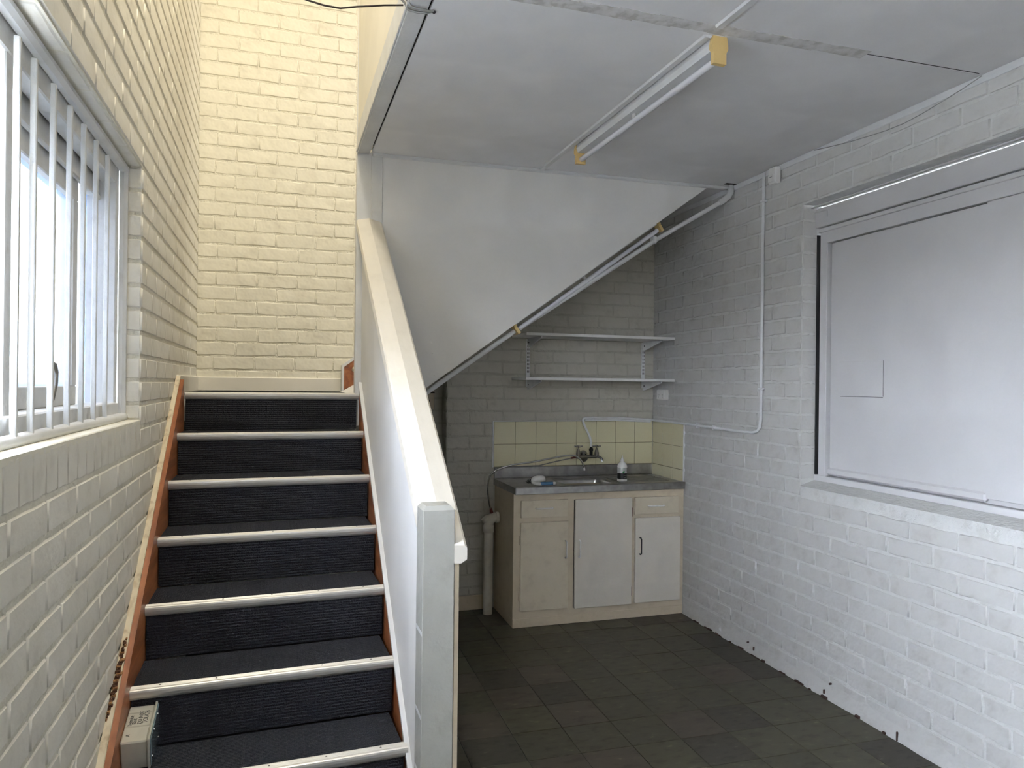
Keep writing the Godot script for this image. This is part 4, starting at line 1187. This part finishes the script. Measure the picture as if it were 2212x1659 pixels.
# ------------------------------------------------------------------ shelves, lights, pipes, wires
func fittings() -> void:
	# shelves
	var y1 := 1.9016
	var y2 := 1.6061
	for s in [["upper", y1, "upper thin white shelf board over the sink"], ["lower", y2, "lower thin white shelf board over the sink"]]:
		var b := MB.new().box(Vector3(-1.122, -0.019, 0.0135), Vector3(-0.008, 0, 0.3235), 0.0015).mesh()
		var o := MeshInstance3D.new()
		o.name = nm(self, "shelf_board")
		o.mesh = b
		o.material_override = M.sheet
		o.position = Vector3(0, s[1], 0)
		add_child(o, true)
		tag(o, s[2], "shelf", "shelves over the sink")
	for s in [[-1.0, "left slotted metal shelf upright with two brackets"], [-0.093, "right slotted metal shelf upright with two brackets, nearest the corner"]]:
		var u := thing("shelf_upright", s[1], "shelf bracket", Vector3(s[0], 0, 0), "shelf uprights")
		bx("track", Vector3(-0.013, 1.54, 0.003), Vector3(0.013, 1.878, 0.013), 0.002, M.trim, u)
		var sl := MB.new()
		for i in 9:
			for x in [-0.005, 0.005]:
				sl.box(Vector3(x - 0.0018, 1.64 + i * 0.026, 0.0125), Vector3(x + 0.0018, 1.655 + i * 0.026, 0.0136))
		part("slots", sl.mesh(), M.dark, u)
		for y in [y1 - 0.0195, y2 - 0.0195]:
			var p := PackedVector2Array([Vector2(0.013, y), Vector2(0.285, y), Vector2(0.285, y - 0.010), Vector2(0.05, y - 0.062), Vector2(0.013, y - 0.066)])
			var bk := part("bracket", MB.new().prism(p, Vector3(-0.005, 0, 0), Vector3(0, 0, 1), Vector3.UP, Vector3(0.010, 0, 0)).mesh(), M.trim, u)
			part("lug_hole", MB.new().box(Vector3(-0.006, y - 0.035, 0.03), Vector3(0.006, y - 0.028, 0.045)).mesh(), M.dark, bk)
	# power point
	var R := right_frame()
	var gp := thing("power_point", "double power point on the right brick wall under the shelves", "power outlet")
	gp.transform = R * Transform3D(Basis(), Vector3(0.185, 1.494, 0.004))
	bx("plate", Vector3(-0.058, -0.036, 0.0), Vector3(0.058, 0.036, 0.034), 0.004, M.plastic, gp)
	bx("face", Vector3(-0.056, -0.034, 0.033), Vector3(0.056, 0.034, 0.037), 0.002, M.plastic, gp)
	for x in [-0.028, 0.028]:
		bx("rocker", Vector3(x - 0.006, 0.012, 0.036), Vector3(x + 0.006, 0.026, 0.040), 0.001, M.plastic, gp)
		for q in [[-0.007, -0.002, 0.5], [0.007, -0.002, -0.5], [0.0, -0.018, 0.0]]:
			part("slot", MB.new().box(Vector3(-0.001, -0.004, 0), Vector3(0.001, 0.004, 0.0006)).mesh(), M.dark, gp, Transform3D(Basis(Vector3.BACK, q[2]), Vector3(x + q[0], q[1], 0.0368)))
	# switch in the alcove
	var sw := thing("light_switch", "cream switch plate on the dark recess wall behind the handrail", "switch", Vector3(-1.683, 1.432, -0.117))
	bx("plate", Vector3(-0.038, -0.058, 0.0), Vector3(0.038, 0.058, 0.012), 0.003, M.cab, sw)
	bx("rocker", Vector3(-0.006, -0.012, 0.012), Vector3(0.006, 0.012, 0.019), 0.002, M.black, sw)
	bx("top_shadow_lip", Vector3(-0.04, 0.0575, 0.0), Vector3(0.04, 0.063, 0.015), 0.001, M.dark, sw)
	# motion detector
	var md := thing("motion_detector", "white motion detector high on the right wall under the ceiling", "sensor")
	md.transform = R * Transform3D(Basis(), Vector3(1.445, 2.735, 0.008))
	bx("housing", Vector3(-0.034, -0.046, 0.0), Vector3(0.034, 0.046, 0.04), 0.007, M.plastic, md)
	bx("lens", Vector3(-0.026, -0.038, 0.038), Vector3(0.026, 0.004, 0.046), 0.004, M.plastic, md)
	bx("indicator", Vector3(-0.010, -0.012, 0.0455), Vector3(0.010, -0.008, 0.0468), 0, M.chrome, md)
	# ceiling tube light, switched off
	tube_light("fluorescent_light", "bare fluorescent tube fitting on the ceiling, switched off, with yellowed end caps", Transform3D(Basis(Vector3(0, 0, 1), Vector3.UP, Vector3(-1, 0, 0)), Vector3(-1.207, H, 2.005)), 1.23)
	# tube light under the upper flight
	var a := Vector3(-1.402, 1.908, 0.865)
	var b := Vector3(-0.482, 2.567, 0.865)
	var u := (b - a).normalized()
	tube_light("fluorescent_light", "fluorescent tube fitting under the sloping stair, mostly hidden by the white panel", Transform3D(Basis(u, Vector3(-u.y, u.x, 0), Vector3.BACK), (a + b) / 2 + Vector3(-0.012, 0.02, 0)), (b - a).length())
	# conduit under the stair
	var cp := thing("conduit_pipe", "grey-white conduit running from a ceiling hole down under the sloping stair panel", "pipe")
	var pts := [Vector3(-0.055, H - 0.002, 1.035), Vector3(-0.056, 2.745, 1.03), Vector3(-0.066, 2.722, 1.025), Vector3(-0.09, 2.70, 1.015), Vector3(-0.15, 2.66, 0.99), Vector3(-0.30, 2.567, 0.94), Vector3(-0.47, 2.458, 0.87), Vector3(-1.0, 2.108, 0.855), Vector3(-1.40, 1.848, 0.855), Vector3(-1.82, 1.555, 0.855), Vector3(-2.1, 1.35, 0.855)]
	part("conduit", MB.new().tube(pts, 0.0135, 12).mesh(), M.trim, cp)
	part("elbow", MB.new().tube([Vector3(-0.0555, 2.768, 1.033), Vector3(-0.056, 2.745, 1.03), Vector3(-0.066, 2.722, 1.025), Vector3(-0.09, 2.70, 1.015), Vector3(-0.115, 2.683, 1.005)], 0.0185, 14).mesh(), M.trim, cp)
	part("ceiling_hole", MB.new().box(Vector3(-0.105, H - 0.0012, 1.03), Vector3(-0.018, H + 0.001, 1.062)).mesh(), M.cable, cp)
	bx("saddle", Vector3(-0.50, 2.43, 0.84), Vector3(-0.478, 2.476, 0.888), 0.004, M.trim, cp)
	# thin wire on the right wall
	var tw := thing("thin_wire", "thin grey wire sagging along the top of the right wall below the ceiling", "wire")
	var wp := []
	for q in [[1.749, 2.786], [1.80, 2.778], [1.864, 2.768], [2.0, 2.75], [2.109, 2.739], [2.22, 2.73], [2.324, 2.728], [2.42, 2.737], [2.514, 2.751], [2.611, 2.766], [2.70, 2.785]]:
		wp.append(R * Vector3(q[0], q[1], 0.014))
	part("wire", MB.new().tube(wp, 0.0022, 6).mesh(), M.greycable, tw)
	# cables at the fascia
	var bc := thing("black_cable", "dark cable strung across the top of the stairwell to the fascia", "cable")
	part("cable", MB.new().tube([Vector3(XL + 0.006, 2.86, 2.42), Vector3(-2.85, 2.81, 2.44), Vector3(-2.66, 2.778, 2.45), Vector3(-2.6, 2.765, 2.45), Vector3(-2.552, 2.758, 2.45), Vector3(-2.501, 2.757, 2.45), Vector3(-2.45, 2.771, 2.45), Vector3(-2.361, 2.791, 2.45), Vector3(-2.299, 2.802, 2.45)], 0.0032, 8).mesh(), M.cable, bc)
	var gc := thing("grey_cable", "loops of grey cable tied under the fascia board", "cable")
	var zc := 2.47
	part("loop", MB.new().tube([Vector3(-2.33, 2.83, zc), Vector3(-2.298, 2.80, zc), Vector3(-2.285, 2.779, zc), Vector3(-2.255, 2.776, zc), Vector3(-2.225, 2.779, zc), Vector3(-2.205, 2.787, zc)], 0.004, 8).mesh(), M.greycable, gc)
	part("loop", MB.new().tube([Vector3(-2.296, 2.797, zc + 0.03), Vector3(-2.28, 2.778, zc + 0.025), Vector3(-2.25, 2.7725, zc + 0.03), Vector3(-2.22, 2.776, zc + 0.02), Vector3(-2.204, 2.785, zc + 0.01)], 0.004, 8).mesh(), M.greycable, gc)
	part("tie_knot", MB.new().lathe([Vector2(0, -0.008), Vector2(0.008, 0), Vector2(0, 0.008)], 8, Vector3(-2.2, 2.786, zc)).mesh(), M.black, gc)

func tube_light(called: String, label: String, xf: Transform3D, l: float) -> void:
	var o := thing(called, label, "light", Vector3.ZERO, "")
	o.transform = xf
	var h := l / 2
	# channel: local x along, y up (0 = mounting face)
	var ch := [Vector2(-0.024, 0), Vector2(-0.028, -0.022), Vector2(-0.02, -0.043), Vector2(0.02, -0.043), Vector2(0.028, -0.022), Vector2(0.024, 0)]
	part("channel", MB.new().strip(ch, -h + 0.012, h - 0.012).mesh(), M.trim, o)
	part("tube", MB.new().tube([Vector3(-h + 0.016, -0.076, 0), Vector3(h - 0.016, -0.076, 0)], 0.013, 14).mesh(), M.tube, o)
	var e := PackedVector2Array([Vector2(-0.028, 0.0), Vector2(-0.033, -0.028), Vector2(-0.033, -0.044), Vector2(-0.026, -0.056), Vector2(-0.026, -0.097), Vector2(0.026, -0.097), Vector2(0.026, -0.056), Vector2(0.033, -0.044), Vector2(0.033, -0.028), Vector2(0.028, 0.0)])
	for s in [-1, 1]:
		var m := MB.new()
		m.prism(e, Vector3(h * s - 0.009, 0, 0), Vector3(0, 0, 1), Vector3.UP, Vector3(0.018, 0, 0))
		part("end_cap", m.mesh(), M.yellowed, o)
	part("starter", MB.new().lathe([Vector2(0, -0.03), Vector2(0.009, -0.028), Vector2(0.009, 0.0), Vector2(0, 0.0)], 10).mesh(), M.plastic, o, Transform3D(Basis(), Vector3(-0.03, -0.042, -0.004)))
